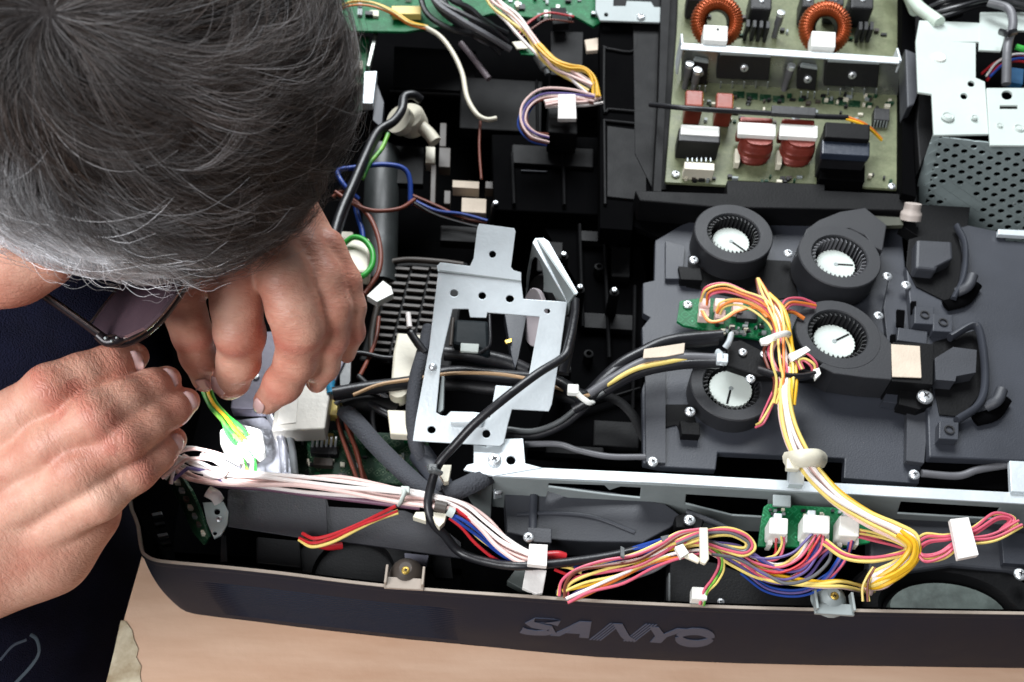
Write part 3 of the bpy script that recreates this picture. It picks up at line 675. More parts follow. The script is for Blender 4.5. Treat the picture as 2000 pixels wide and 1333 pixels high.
# ================================================================ black moulded frame left of the supply
bf = thing('optics_cover', 'large black plastic optics cover with raised ridge lines between harness and supply', 'cover', at(1200, 300, 6))
plate('cover_top', [(1172, 42), (1300, 46), (1290, 190), (1278, 372), (1240, 395), (1235, 450), (1172, 446)], 8.4, 1.4, M['blackdeep'], bf)
plate('cover_lower', [(960, 418), (1236, 424), (1262, 540), (1256, 700), (1254, 900), (1030, 880), (1110, 700), (1130, 560), (1060, 440)], 5.2, 1.0, M['blackdeep'], bf)
for pts in ([(1180, 95), (1180, 212), (1188, 214)], [(1186, 96), (1240, 99), (1242, 40)], [(1180, 236), (1182, 400)], [(1178, 92), (1186, 96)], [(1188, 214), (1258, 220)], [(1178, 236), (1262, 246), (1280, 262)]):
    tube('ridge', [(x, y, 8.5) for x, y in pts], .11, M['black'], bf, per=4)
plate('ridge_panel', [(1186, 246), (1262, 256), (1262, 392), (1186, 384)], 8.55, .2, M['black'], bf)
plate('lens_box', [(1075, 60), (1140, 62), (1138, 150), (1075, 146)], 7.6, 2, M['black'], bf, bevel=.1)
plate('lens_box', [(1070, 205), (1128, 208), (1128, 262), (1070, 258)], 8.6, 1.8, M['black'], bf, bevel=.1)
plate('dark_block', [(960, 262), (1170, 268), (1170, 420), (965, 410)], 6.2, 2, M['blackdeep'], bf, bevel=.1)
tube('ridge', [(1018, 334, 6.3), (1068, 336, 6.3)], .06, M['tray'], bf)
for (x, y, lb) in ((1207, 430, 'bright screw on the dark optics cover below the supply tray'), (1200, 566, 'small bright screw on the dark cover right of the bracket'), (1101, 496, 'small screw in the dark beside the bracket flange tip'), (1133, 560, 'bright screw right of the bracket flange corner'), (1106, 718, 'bright screw where the black cable leaves the bracket'), (968, 396, 'tiny screw glint in the dark above the bracket tab')):
    s_ = screw(x, y, 8.0 if y > 400 else 6.4, .24 if y in (430, 718) else .17, label=lb); s_['group'] = 'screws on the dark optics cover'

# ================================================================ grey steel plate at the top, beside the supply
gp = thing('shield_plate', 'grey steel shield plate at the top edge left of the supply board', 'metal plate', at(1230, 20, 9))
plate('plate', [(1165, -90), (1312, -90), (1308, 25), (1288, 44), (1172, 40), (1163, 20)], 9.2, .15, M['steel_d'], gp, holes=[[(1200, -30), (1298, -28), (1296, 14), (1278, 14), (1272, 4), (1224, 2), (1222, 12), (1198, 12)], ell(1184, 29, 4)])
plate('under_panel', [(1195, -40), (1300, -38), (1300, 20), (1195, 18)], 8.9, .3, M['black'], gp)
screw(1252, 33, 9.3, .3, gp)

# ================================================================ metal box with perforated side, upper right
mb = thing('lamp_housing_box', 'pale tin-plated metal box with a perforated grey side, upper right', 'metal box', at(1900, 300, 8))
ZM = 12.5
plate('top_plate', [(1796, 40), (1914, 45), (1914, 82), (1872, 82), (1906, 84), (1906, 152), (1924, 160), (1931, 262), (1824, 264), (1820, 184), (1793, 180), (1789, 80)], ZM, .15, M['box_top'], mb, holes=[ell(1897, 164, 7, 6), ell(1883, 188, 7, 6)])
plate('overlap_plate', [(1870, 84), (1904, 84), (1906, 150), (1872, 150)], ZM - .12, .12, M['steel'], mb)
plate('corner_plate', [(1915, 24), (2110, 24), (2110, 60), (1966, 60), (1955, 100), (1912, 98)], ZM + .05, .15, M['box_top'], mb)
plate('lower_plate', [(1927, 172), (2110, 172), (2110, 285), (1934, 284)], ZM + .1, .15, M['box_top'], mb, holes=[ell(1967, 186, 11, 9), [(1953, 206), (1988, 206), (1988, 213), (1953, 213)]])
plate('box_interior', [(1800, -90), (2110, -90), (2110, 268), (1830, 258), (1800, 40)], ZM - 3.5, .4, M['blackdeep'], mb)
V, Fc = lathe(at(1834, 113, ZM + .02), [(.42, -.02), (.40, .1), (.2, .16), (.01, .16)], 18); mk('rivet', V, Fc, M['white'], mb, smooth=True, autosmooth=40)
for (x, y, r) in ((1851, 229, .40), (1990, 252, .34), (1903, 231, .2), (1952, 247, .2)):
    V, Fc = lathe(at(x, y, ZM + .1), [(r, 0), (r * .8, .1), (r * .6, .03), (r * .5, .09), (.01, .1)], 16); mk('rivet', V, Fc, M['box_top'], mb, smooth=True, autosmooth=40)
MP_ = Pl(at(1824, 264, ZM - .1), at(2000, 284, ZM - .1), at(1824, 264, ZM - .1) + Vector((-.3, -.55, -5)))
V = []; Fc = []
for row in range(-3, 24):
    for k in range(-1, 10):
        cx = 1798 + k * 34.5 + (17.25 if row % 2 else 0) - row * 1.3; cy = 282 + row * 10.2 + (cx - 1850) * .06
        if cx - 13 < 1824 - (cy - 264) * .28 or cx > 2080 or cy < 256 + (cx - 1824) * .1136: continue
        plain = (1838 < cx < 1905 and cy > 362) or cy < 279 or (cy < 292 and cx > 1925) 
        yt = lambda x_, y_: max(y_, 265 + (x_ - 1824) * .1136)
        D8 = [(17.25, 1), (8.6, 5.6), (0, 10.2), (-8.6, 4.6), (-17.25, -1), (-8.6, -5.6), (0, -10.2), (8.6, -4.6)]
        b0 = len(V); V += [MP_(cx + a, yt(cx + a, cy + b)) for a, b in D8]; plain = plain or cy < 274 + (cx - 1824) * .1136
        if plain: Fc.append(tuple(range(b0, b0 + 8)))
        else:
            V += [MP_(cx + 7.3 * math.cos(a), cy + 5.0 * math.sin(a)) for a in [math.pi / 4 * q for q in range(8)]]
            for q in range(8): Fc.append((b0 + q, b0 + (q + 1) % 8, b0 + 8 + (q + 1) % 8, b0 + 8 + q))
o = mk('perforated_side', V, Fc, M['mesh'], mb); sd_ = o.modifiers.new('thick', 'SOLIDIFY'); sd_.thickness = .0012; sd_.offset = -1
pplate('side_edge', MP_, [(1823, 263), (1836, 263), (1806, 404), (1782, 402), (1800, 330)], .12, M['mesh'], mb, bevel=0, lift=.02)
pplate('side_backing', MP_, [(1828, 266), (2110, 294), (2110, 466), (1930, 446), (1830, 421), (1792, 398)], .1, M['blackdeep'], mb, lift=-.9, bevel=0)
for (x, y) in ((1846, 388), (1982, 398)): screw(0, 0, 0, .16, mb, n=MP_.n, p=MP_(x, y, .05))
plate('box_floor', [(1790, 396), (2140, 396), (2140, 520), (1790, 480)], 3.0, .4, M['blackdeep'], mb)
plate('bottom_flange', [(1950, 448), (2110, 455), (2110, 468), (1950, 458)], 9.5, .3, M['steel'], mb)
bundle('wire_bundle', 'red, white and blue wires inside the opening of the tin metal box', 'wires', [(1925, 150, 11), (1950, 125, 11.3), (1985, 112, 11.4), (2040, 120, 11.2)], ['rw', 'ww', 'rw', 'bw'], .35, .11, seed=5)
plate('inner_part', [(1965, 130), (2000, 135), (1998, 165), (1968, 160)], 11.2, .4, mat('blue_part', (40, 90, 130), .4), mb)
tag(tube('cable', [(1930, 5, 13.5), (1970, 18, 13.6), (1978, 50, 13.6), (1968, 90, 13.4), (1965, 165, 12.4)], .28, M['greywire']), 'grey-green cable dropping over the top of the tin metal box', 'cable')
tag(tube('cable_tie', [(1953, 62, 13.4), (1968, 66, 14.0), (1984, 62, 13.6)], .12, M['blackwire'], flat=1.8), 'black cable tie on the grey-green cable over the metal box', 'cable tie')
tag(tube('cable', [(1984, 92, 13.0), (2010, 98, 13.0), (2060, 96, 13)], .2, M['gw']), 'short green cable at the right edge by the metal box', 'cable')
plate('inner_rib', [(1820, -30), (1880, -20), (1890, 10), (1840, 25)], 11, 1, M['black'], mb)
bundle('cable_group', 'black cables at the top right behind the metal box', 'cables', [(1810, 30, 12), (1860, 12, 13), (1930, 0, 13), (2010, 10, 13.2), (2060, 25, 13)], ['blackwire'] * 4, .7, .2, seed=6)
tag(tube('white_tube', [(1770, -30, 12), (1790, 10, 12.3), (1835, 45, 12.7)], .42, mat('milky_tube', (206, 220, 206), .4)), 'milky white tube entering the top of the metal box', 'tube')
tag(tube('white_tube', [(1745, -60, 11), (1772, -20, 11.3), (1790, 20, 11.5)], .5, mat('milky_tube_b', (190, 206, 190), .4)), 'milky green-white tube right of the supply board', 'tube')
tag(tube('cone_post', [(1778, 430, 9.4), (1784, 398, 10.2)], [.62] * 4 + [.5] * 4, mat('pinkish_post', (196, 184, 176), .5), raw=False), 'pinkish white post between the supply tray and side housing', 'post')
tag(plate('olive_panel', [(1690, 420), (1762, 425), (1765, 440), (1700, 442)], 9.4, .3, mat('olive', (70, 72, 60), .6)), 'dull olive strip behind the ribbed blower fan', 'panel')

# ================================================================ left background: main boards, fittings
mbd = thing('main_circuit_board', 'bright green circuit board along the top edge, partly behind the hair', 'circuit board', at(900, 20, 8))
plate('board', [(640, -90), (1176, -90), (1172, 45), (1160, 52), (1120, 30), (1040, 34), (960, 26), (880, 50), (790, 62), (672, 60)], 8.2, .18, M['pcb'], mbd)
rd = random.Random(4)
for k in range(34):
    x = rd.choice([rd.uniform(930, 1160), rd.uniform(1040, 1170), rd.uniform(690, 800)]); y = rd.uniform(-20, 26)
    cbox('surface_part', x, y, x + rd.uniform(5, 16), y + rd.uniform(4, 12), 8.3 + rd.random() * .3, .35, rd.choice([M['steel'], M['white'], M['ic'], M['steel_d'], M['cream']]), mbd, bevel=0)
plate('terminal', [(765, 12), (822, 12), (822, 28), (765, 27)], 8.9, .5, M['yw'], mbd)
plate('socket', [(1075, 15), (1105, 15), (1112, 45), (1080, 48)], 8.7, .6, M['black'], mbd)
sb = thing('side_circuit_board', 'narrow green circuit board standing beside the hair, with a silver block', 'circuit board', at(700, 150, 6))
plate('board', [(660, 70), (722, 72), (712, 150), (708, 215), (690, 220), (680, 90)], 6.8, .18, M['pcb'], sb)
plate('silver_block', [(712, 140), (736, 139), (728, 202), (706, 202)], 7.6, .6, M['steel'], sb)
plate('metal_rail', [(730, 64), (738, 64), (722, 130), (716, 128)], 7.6, .4, M['alu'], sb)
plate('side_case', [(735, 160), (750, 200), (745, 250), (728, 235)], 7, .8, M['tray'], sb)
cbox('capacitor', 694, 118, 708, 134, 7.3, .5, M['cream'], sb); cbox('capacitor', 692, 160, 704, 172, 7.3, .5, M['beige'], sb)
bundle('wire_bundle', 'yellow and orange wires looping over the green board by the hair', 'wires', [(655, 18, 9.8), (690, 5, 10.2), (730, 8, 10.2), (770, 25, 10), (800, 45, 9.8), (835, 54, 9.4)], ['dyw', 'yw', 'orw'], .18, .09, seed=2)
tag(tube('white_cable', [(828, 52, 9.4), (860, 72, 9.2), (885, 105, 9.0), (903, 145, 8.8), (912, 190, 8.6), (930, 222, 8.5), (950, 234, 8.5), (970, 232, 8.5)], .17, M['cream']), 'single off-white wire curving down through the dark gap', 'wire')
tag(tube('grey_tube', [(900, 85, 7.6), (925, 115, 7.4), (955, 155, 7.2)], .22, mat('mauve_wire', (130, 118, 124), .45)), 'faint mauve-grey wire beside the curving off-white wire', 'wire')
tag(tube('thin_wire', [(938, 238, 8), (936, 290, 7.5), (940, 350, 7)], .09, M['brw']), 'thin brown wire hanging straight down from the off-white wire', 'wire')
bundle('cable_group', 'thick sheaf of black cables at the top centre', 'cables', [(840, -60, 10.5), (862, 5, 10), (900, 40, 9.6), (945, 62, 9), (985, 85, 8)], ['blackwire', 'blackwire', 'greywire', 'blackwire', 'blackwire', 'blackwire', 'greywire'], 1.15, .26, seed=8)
bundle('wire_bundle', 'white and yellow wire loom bending down at the top centre', 'wires', [(948, -40, 11), (965, 5, 11), (1000, 35, 10.8), (1030, 68, 10.5), (1055, 105, 10.2), (1085, 132, 10), (1120, 150, 9.9), (1155, 172, 9.8)], ['ww', 'pw', 'ww', 'pw', 'yw', 'ww'], .42, .13, seed=9)
bundle('wire_bundle', 'deep yellow flat wires at the bend beside the white taped wires', 'wires', [(1050, 88, 10.6), (1080, 118, 10.4), (1110, 132, 10.3), (1140, 136, 10.2), (1160, 155, 10), (1165, 190, 9.6)], ['dyw', 'dyw', 'yw', 'dyw'], .24, .12, seed=10)
bundle('wire_bundle', 'brown, blue and white wires curling in a hook beside white tape', 'wires', [(1160, 195, 9.6), (1110, 185, 9.8), (1060, 188, 9.6), (1030, 210, 9.4), (1022, 240, 9.2), (1040, 265, 9), (1070, 275, 8.6)], ['brw', 'pw', 'bw', 'vw', 'ww', 'brw', 'pw', 'bw'], .36, .09, seed=11)
tag(plate('tape_wrap', [(1090, 184), (1124, 184), (1126, 232), (1090, 232)], 10.1, .3, M['tape']), 'bright white tape wrapped on the hooked wires by the black cover', 'tape')
bundle('wire_bundle', 'white wires passing under the white tape into the black cover', 'wires', [(1065, 205, 9.7), (1100, 200, 9.8), (1140, 200, 9.6), (1170, 195, 9.2)], ['ww', 'pw', 'ww', 'pw', 'ww'], .32, .13, seed=12)
bundle('wire_bundle', 'dark red wires ducking under the white loom at the top', 'wires', [(1010, 70, 9), (1040, 45, 9.2), (1070, 30, 9.3), (1120, 35, 9)], ['brw', 'rw', 'brw'], .3, .09, seed=13)
tag(tube('clear_clip', [(1050, 110, 9.2), (1062, 130, 9), (1070, 146, 8.8)], [.34] * 10 + [.2] * 5, M['smoke']), 'smoky clear plastic clip under the white loom', 'clip')
tag(plate('green_flag', [(1010, 92), (1040, 96), (1048, 108), (1018, 106)], 8.6, .1, M['pcb']), 'small green board corner under the white loom', 'circuit board')
tag(plate('cream_flag', [(1000, 82), (1020, 80), (1036, 94), (1010, 96)], 8.9, .1, M['cream']), 'small cream connector under the white loom', 'connector')
tag(plate('cream_chip', [(1142, 78), (1168, 74), (1168, 98), (1146, 100)], 7.9, .3, M['beige']), 'beige block at the top beside the black cover', 'block')
# cream cap fitting with the black hose
fc = thing('cap_fitting', 'cream round cap fitting with side spout in the dark gap beside the hair', 'fitting', at(800, 240, 6))
c = at(797, 226, 7.6)
V, Fc = lathe(c, [(1.02, -1.2), (1.05, -.2), (.95, 0), (.01, 0.05)], 26, Vector((-.25, -.25, .93)).normalized()); mk('cap', V, Fc, M['cream'], fc, smooth=True, autosmooth=40)
V, Fc = lathe(c + Vector((-.55, -.35, -.1)), [(.95, -.5), (1.0, -.15), (.98, .12), (.01, .2)], 26, Vector((-.5, -.3, .8)).normalized()); mk('flange', V, Fc, M['cream'], fc, smooth=True, autosmooth=40)
tube('spout', [(820, 245, 7.0), (838, 262, 6.8), (850, 278, 6.6)], .45, M['cream'], fc)
V, Fc = lathe(at(792, 233, 7.75), [(.1, 0), (.1, .05), (.01, .05)], 10); mk('pin_hole', V, Fc, M['ic'], fc)
tag(tube('black_hose', [(822, 195, 8.6), (808, 186, 9.0), (790, 190, 9.1), (785, 215, 9.1), (768, 238, 9.0), (738, 258, 9.0), (716, 300, 9.1), (690, 360, 9.2), (668, 410, 9.2), (655, 450, 9.2), (646, 500, 9.0)], .3, M['blackwire']), 'black cable hooked over the cream cap and running down past the hair', 'cable')
tag(tube('black_hose', [(742, 262, 8.8), (722, 300, 8.8), (700, 350, 8.9), (678, 405, 8.9), (660, 460, 8.8)], .17, M['greywire']), 'thinner dark cable alongside the black cable on the cream cap', 'cable')
tag(tube('green_wire', [(758, 262, 8.8), (745, 292, 8.8), (722, 320, 8.7), (708, 350, 8.5)], .14, M['gyw']), 'green and yellow striped earth wire under the cream cap', 'wire')
tag(tube('blue_wire', [(700, 390, 7.6), (672, 362, 8.2), (660, 335, 8.4), (690, 328, 8.5), (745, 322, 8.5), (785, 328, 8.2), (800, 350, 7.8), (802, 400, 7)], .16, M['bw']), 'bright blue wire looping around the black cable', 'wire')
tag(tube('blue_wire', [(690, 385, 7.4), (698, 420, 7.2), (708, 455, 7.0), (708, 490, 6.8)], .16, M['bw']), 'blue wire running down beside the white connector', 'wire')
tag(tube('brown_wire', [(655, 375, 8), (690, 398, 8), (730, 412, 7.8), (780, 408, 7.6), (810, 390, 7.2)], .13, M['brw']), 'brown wire bowed below the blue loop', 'wire')
tag(tube('brown_wire', [(695, 395, 7.8), (725, 430, 7.6), (742, 480, 7.4), (740, 530, 7.2), (712, 575, 7.0)], .15, M['brw']), 'brown wire curving down beside the green ring', 'wire')
tag(tube('red_wire', [(650, 385, 7.6), (670, 375, 7.8), (700, 400, 7.6)], .13, M['rw'] if False else M['brw']), 'short rust brown wire at the edge of the hair', 'wire')
for (x, r) in ((722, 1.0), (755, 1.05)):
    pass
cy_ = thing('smoky_cylinder', 'smoky grey cylinder standing in the dark gap behind the black cable', 'cylinder', at(745, 440, 3))
tube('cylinder_body', [(748, 300, 5.2), (745, 380, 5.0), (742, 470, 4.8), (740, 560, 4.5)], 1.15, mat('dark_smoke', (46, 50, 50), .45), cy_, sides=20)
plate('brace', [(772, 285), (828, 288), (826, 360), (772, 358)], 5.5, .5, M['black'], cy_)
st = thing('fitting_stack', 'row of dim beige ceramic blocks in the dark left centre', 'terminal block', at(880, 340, 4))
for (x0, y0, x1, y1, m_) in ((858, 288, 880, 326, 'graybrown'), (860, 240, 872, 286, 'graybrown'), (884, 352, 936, 366, 'beige'), (948, 354, 968, 368, 'graybrown'), (902, 386, 950, 414, 'beige'), (868, 372, 880, 398, 'graybrown'), (832, 286, 850, 318, 'cream'), (842, 322, 852, 400, 'graybrown')):
    cbox('block', x0, y0, x1, y1, 5.4, .8, M[m_], st)
bundle('wire_bundle', 'dim dark red and blue wires in the shadow above the louvred grille', 'wires', [(800, 390, 6), (850, 415, 5.8), (900, 430, 5.6), (950, 440, 5.5)], ['brw', 'bw', 'brw', 'blackwire'], .45, .12, seed=14)
# dim moulded ribs, posts and steps in the dark cavity
cv = thing('cavity_moulding', 'dim black moulded ribs and posts deep in the middle of the projector', 'moulding', at(1120, 500, 2))
rd = random.Random(91)
for (x0, y0_, x1, y1_, z, h) in ((770, 90, 930, 170, 4.2, 1), (900, 150, 1060, 250, 4.6, .8), (1000, 282, 1160, 318, 6.5, .3), (1130, 450, 1225, 470, 5.8, .5), (1140, 610, 1240, 640, 5.7, .5), (1160, 820, 1250, 870, 5.6, .6), (1050, 470, 1100, 530, 5.6, .4), (860, 440, 960, 470, 4.9, .7), (1196, 480, 1232, 540, 5.9, .6), (1066, 868, 1180, 884, 6.0, .5)):
    cbox('step', x0, y0_, x1, y1_, z, h, M['black'], cv, bevel=.08)
for (a_x, a_y, b_x, b_y, z) in ((1132, 440, 1138, 640, 5.7), (1180, 450, 1190, 700, 5.7), (1240, 560, 1236, 800, 5.7), (1120, 800, 1250, 760, 5.7), (1000, 300, 1004, 400, 6.4), (1100, 290, 1102, 402, 6.4), (760, 180, 940, 190, 4.3), (1048, 160, 1050, 260, 4.6)):
    tube('rib', [(a_x, a_y, z), ((a_x + b_x) / 2, (a_y + b_y) / 2, z), (b_x, b_y, z)], .12, M['black'], cv, per=2, flat=1.4)
for (x, y, z) in ((1207, 434, 7.8), (1200, 570, 7.8), (1101, 500, 7.8), (1133, 565, 7.8), (1106, 722, 7.8), (968, 400, 6.2), (1150, 690, 6), (1170, 520, 6)):
    V, Fc = lathe(at(x, y, z), [(.34, -2.2), (.28, -.05), (.16, 0), (.15, -.3)], 14); mk('screw_post', V, Fc, M['black'], cv, smooth=True, autosmooth=40)
# white connector with green ring
wc = thing('white_connector', 'white plastic connector with a green wire ring right of the hand', 'connector', at(690, 490, 7))
cbox('connector_body', 620, 448, 690, 500, 7.6, 1.5, M['cream'], wc, bevel=.12); cbox('connector_body', 668, 462, 722, 530, 8.0, 1.2, M['cream'], wc, bevel=.15)
tube('green_ring', [(672, 476, 8.3), (690, 464, 8.5), (712, 470, 8.6), (727, 492, 8.6), (726, 520, 8.5), (708, 540, 8.4), (690, 538, 8.2)], .17, M['gw'], wc)
tag(plate('white_plug', [(716, 578), (748, 548), (764, 560), (768, 574), (736, 590)], 8.2, .5, M['white']), 'small white plug lying above the louvred grille', 'connector')
# louvred grille
lg = thing('louvred_grille', 'dull brown louvred grille between the hand and the bracket', 'grille', at(800, 600, 4))
plate('grille_frame', [(765, 505), (915, 512), (880, 720), (700, 705), (740, 560)], 4.8, .3, M['black'], lg, bevel=.2)
for k in range(13):
    y = 520 + k * 14.5; x0 = 768 - k * 4; x1 = 872 - k * 3
    for (xa, xb) in ((x0, x0 + (x1 - x0) * .32), (x0 + (x1 - x0) * .36, x0 + (x1 - x0) * .68), (x0 + (x1 - x0) * .72, x1)):
        plate('slat', [(xa, y), (xb, y + 3), (xb - 2, y + 8), (xa - 2, y + 5)], 5.05, .2, M['graybrown'], lg, bevel=.03)
tube('grille_edge', [(762, 512, 5.2), (800, 508, 5.2), (860, 512, 5.2), (905, 518, 5.2)], .2, M['graybrown'], lg)
tube('grille_edge', [(765, 512, 5.2), (745, 570, 5.0), (728, 640, 4.9), (726, 690, 4.9)], .2, M['graybrown'], lg)
for pts, rr_, m_, lb in (([(690, 770, 7.4), (740, 800, 7.8), (790, 830, 7.6), (830, 880, 7.2)], .22, 'blackwire', 'black cable slanting under the grey fabric sleeve'),
        ([(700, 735, 7.6), (730, 770, 7.8), (728, 830, 7.4), (745, 900, 7)], .16, 'ic', 'thin black cable dropping left of the off-white plate'),
        ([(655, 790, 7.8), (690, 760, 8.0), (740, 768, 8.0), (770, 790, 7.6)], .13, 'greywire', 'thin grey wire looping near the cyan resistor'),
        ([(640, 700, 7.0), (700, 690, 6.6), (760, 700, 6.4), (820, 690, 6.4)], .15, 'blackwire', 'dark wire crossing the lower end of the louvred grille'),
        ([(740, 620, 5.6), (735, 660, 5.8), (720, 700, 6.2), (700, 740, 6.8)], .12, 'brw', 'dim brown wire beside the lower grille edge')):
    tag(tube('loose_wire', pts, rr_, M[m_]), lb, 'wire')
# pieces between hand and bracket
wt = thing('white_cover_plate', 'off-white moulded plate left of the bracket foot', 'plate', at(790, 720, 7))
plate('plate', [(776, 650), (835, 655), (822, 760), (790, 765), (764, 740), (768, 690)], 8.4, .5, M['cream'], wt, bevel=.1)
plate('tab', [(756, 800), (806, 802), (800, 850), (762, 848)], 8.6, .6, M['cream'], wt, bevel=.08)
V, Fc = lathe(at(778, 762, 8.5), [(.5, -.8), (.5, .05), (.3, .1), (.01, .1)], 18); mk('round_post', V, Fc, M['cream'], wt, smooth=True, autosmooth=40)
tag(tube('sleeved_wire', [(795, 618, 9.8), (800, 645, 9.6), (815, 670, 9.4), (830, 690, 9.2)], [.12] * 8 + [.22] * 14, M['blackwire']), 'black sleeved wire rising left of the bracket', 'wire')
tag(tube('wire_tip', [(797, 612, 9.9), (800, 640, 9.8)], .15, M['ww']), 'white wire tip sticking up above the off-white plate', 'wire')
bd = thing('lower_circuit_board', 'dark green circuit board below the grey plates, with a row of pins', 'circuit board', at(640, 900, 5))
plate('board', [(560, 835), (835, 850), (850, 950), (560, 930)], 5.6, .2, M['pcbd'], bd)
for k in range(6):
    tube('pin', [(612 + k * 9, 853, 6.6), (611 + k * 9, 862, 6.4), (610 + k * 9, 872, 6.0)], .075, M['screw'], bd, per=3, sides=6)
cbox('chip', 606, 868, 660, 885, 6.0, .5, M['ic'], bd); cbox('chip', 612, 893, 650, 908, 6.0, .4, M['graybrown'], bd)
cbox('fuse', 627, 845, 652, 860, 6.3, .5, M['yw'], bd)
rd = random.Random(21)
for k in range(30):
    x = rd.uniform(566, 800); y = rd.uniform(855, 925)
    cbox('surface_part', x, y, x + rd.uniform(4, 10), y + rd.uniform(3, 8), 5.75 + rd.random() * .2, .2, rd.choice([M['steel_d'], M['cream'], M['graybrown'], M['ic'], M['pcb']]), bd, bevel=0)
# grey plates under the fingertips
gpl = thing('shield_can', 'beige-grey metal shield can just under the fingertips', 'metal plate', at(590, 800, 6.5))
plate('can_top', [(536, 800), (545, 752), (648, 752), (634, 838), (530, 842)], 8.2, 1.2, mat('warm_steel', (176, 172, 164), .45, .2), gpl, bevel=.08)
plate('can_label', [(545, 795), (582, 780), (578, 826), (540, 830)], 8.24, .05, mat('warm_steel_b', (196, 192, 184), .45, .1), gpl)
plate('dark_top', [(450, 798), (470, 650), (660, 640), (676, 700), (650, 755), (545, 752), (536, 800)], 8.0, .8, mat('violet_grey', (92, 88, 100), .45, .2), gpl, bevel=.06)
screw(500, 735, 8.1, .18, gpl)
tag(tube('cyan_resistor', [(646, 732, 8.4), (646, 768, 8.2)], [.22, .26, .2, .26, .2, .26, .2, .22], M['cyan']), 'small cyan banded resistor beside the fingertips', 'resistor')
tag(plate('bright_strut', [(662, 690), (686, 692), (684, 745), (676, 760), (664, 758)], 7.8, .4, M['smoke']), 'grey strut under the little finger', 'strut')
tag(plate('amber_block', [(638, 780), (660, 782), (658, 812), (636, 810)], 7.4, .6, M['yw']), 'small amber block right of the shield can', 'component')
bundle('wire_bundle', 'dim brown wires running down left of the black sleeved loom', 'wires', [(668, 770, 7), (676, 830, 6.8), (690, 890, 6.6), (705, 945, 6.4)], ['brw', 'brw', 'graybrown', 'brw'], .45, .14, seed=15)
fs = thing('foil_shield', 'crinkled silver foil behind the lit white plug', 'foil shield', at(530, 880, 5.5))
plate('foil', [(448, 822), (515, 815), (560, 845), (580, 932), (500, 935), (430, 915)], 7.2, .3, M['foil'], fs, bevel=.05)
tube('foil_fold', [(528, 812, 7.6), (550, 860, 7.5), (556, 925, 7.3)], .22, M['foil'], fs); tube('foil_fold', [(545, 815, 7.4), (568, 865, 7.3), (576, 928, 7.1)], .2, M['smoke'], fs)
# ================================================================ cable looms in the middle
lo = thing('cable_loom', 'black sleeved cable loom running through the bracket window to the blower fans', 'cable loom', at(1000, 740, 8.5))
K = 'black_cable'
tube(K, [(650, 770, 8.6), (720, 758, 8.6), (800, 748, 8.6), (880, 728, 8.6), (980, 735, 8.6), (1080, 745, 9.0), (1140, 775, 9.6), (1180, 745, 10.0), (1230, 705, 10.2), (1290, 678, 10.4), (1400, 662, 10.5)], .38, M['blackwire'], lo)
tube(K, [(1140, 780, 9.4), (1200, 720, 10.2), (1250, 690, 10.5), (1310, 665, 10.7), (1410, 655, 10.7)], .3, M['blackwire'], lo)
tube(K, [(868, 690, 8.8), (930, 695, 8.8), (990, 708, 8.6), (1030, 725, 8.4)], .42, M['blackwire'], lo)
tube(K, [(870, 750, 8.0), (960, 760, 8.0), (1060, 765, 8.4), (1130, 780, 9.2)], .36, M['ic'], lo)
tube('tan_wire', [(690, 772, 8.9), (740, 752, 9.0), (800, 742, 9.0), (880, 730, 9.1), (960, 730, 9.0), (1030, 740, 9.0), (1100, 762, 9.3), (1140, 775, 9.9), (1190, 745, 10.4), (1250, 715, 10.8), (1310, 703, 11.0)], .1, mat('tan_wire', (196, 160, 120), .4), lo)
tube('yellow_wire', [(1185, 752, 10.3), (1240, 722, 10.8), (1300, 708, 11.0), (1340, 702, 11)], .13, M['yw'], lo)
tube('grey_sleeve', [(1150, 770, 10.0), (1200, 738, 10.4), (1260, 706, 10.8), (1330, 698, 11.0), (1400, 700, 10.9)], .24, M['greywire'], lo)
tube(K, [(1120, 800, 9), (1180, 765, 9.8), (1250, 728, 10.4), (1330, 712, 10.8), (1405, 710, 10.8)], .28, M['blackwire'], lo)
tube('grey_strand', [(990, 838, 8.4), (1040, 842, 8.4), (1090, 825, 8.7), (1130, 795, 9.2), (1180, 765, 10)], .14, M['smoke'], lo)
tube(K, [(980, 848, 8.0), (1040, 852, 8.0), (1100, 830, 8.4), (1150, 790, 9.0)], .22, M['blackwire'], lo)
tag(tube('flat_strap', [(1150, 770, 7.6), (1200, 780, 7.2), (1235, 810, 7.0), (1260, 860, 6.8)], .3, M['black'], flat=.5), 'dim black strap sagging toward the duct tray', 'strap')
tag(plate('label_patch', [(1258, 682), (1338, 670), (1336, 690), (1300, 697), (1256, 700)], 11.3, .06, M['beige']), 'beige label patch on the black loom left of the small fan board', 'label')
def clampy(V, gap=.65):
    out = []
    for p in V:
        t = max(0, min(1, (RIM - p.z) / (RIM - .25))); yw = -99
        for i in range(cn - 1):
            a = frR[i].lerp(frB[i], t); b = frR[i + 1].lerp(frB[i + 1], t)
            if min(a.x, b.x) <= p.x <= max(a.x, b.x) and a.y < y0 + 1: yw = max(yw, min(a.y, b.y) if abs(b.x - a.x) < 1e-6 else a.y + (b.y - a.y) * (p.x - a.x) / (b.x - a.x)); break
        out.append(Vector((p.x, max(p.y, yw + gap), p.z)))
    return out
def tie(name, label, pts, w=.13, m='white', head=None, cat='cable tie'):
    t = thing(name, label, cat, at(*pts[0]), 'cable ties on the looms')
    tube('strap', pts, w, M[m], t, flat=1.5)
    if head:
        cbox('tie_head', head[0] - head[3], head[1] - head[3] * .8, head[0] + head[3], head[1] + head[3] * .8, head[2], .35, M[m], t, bevel=.06)
    return t
tie('cable_tie', 'white cable tie round the black loom right of the bracket', [(1113, 758, 9.9), (1122, 762, 10.4), (1135, 776, 10.3), (1150, 787, 10.2), (1156, 786, 9.7)], head=(1120, 758, 10.6, 11))
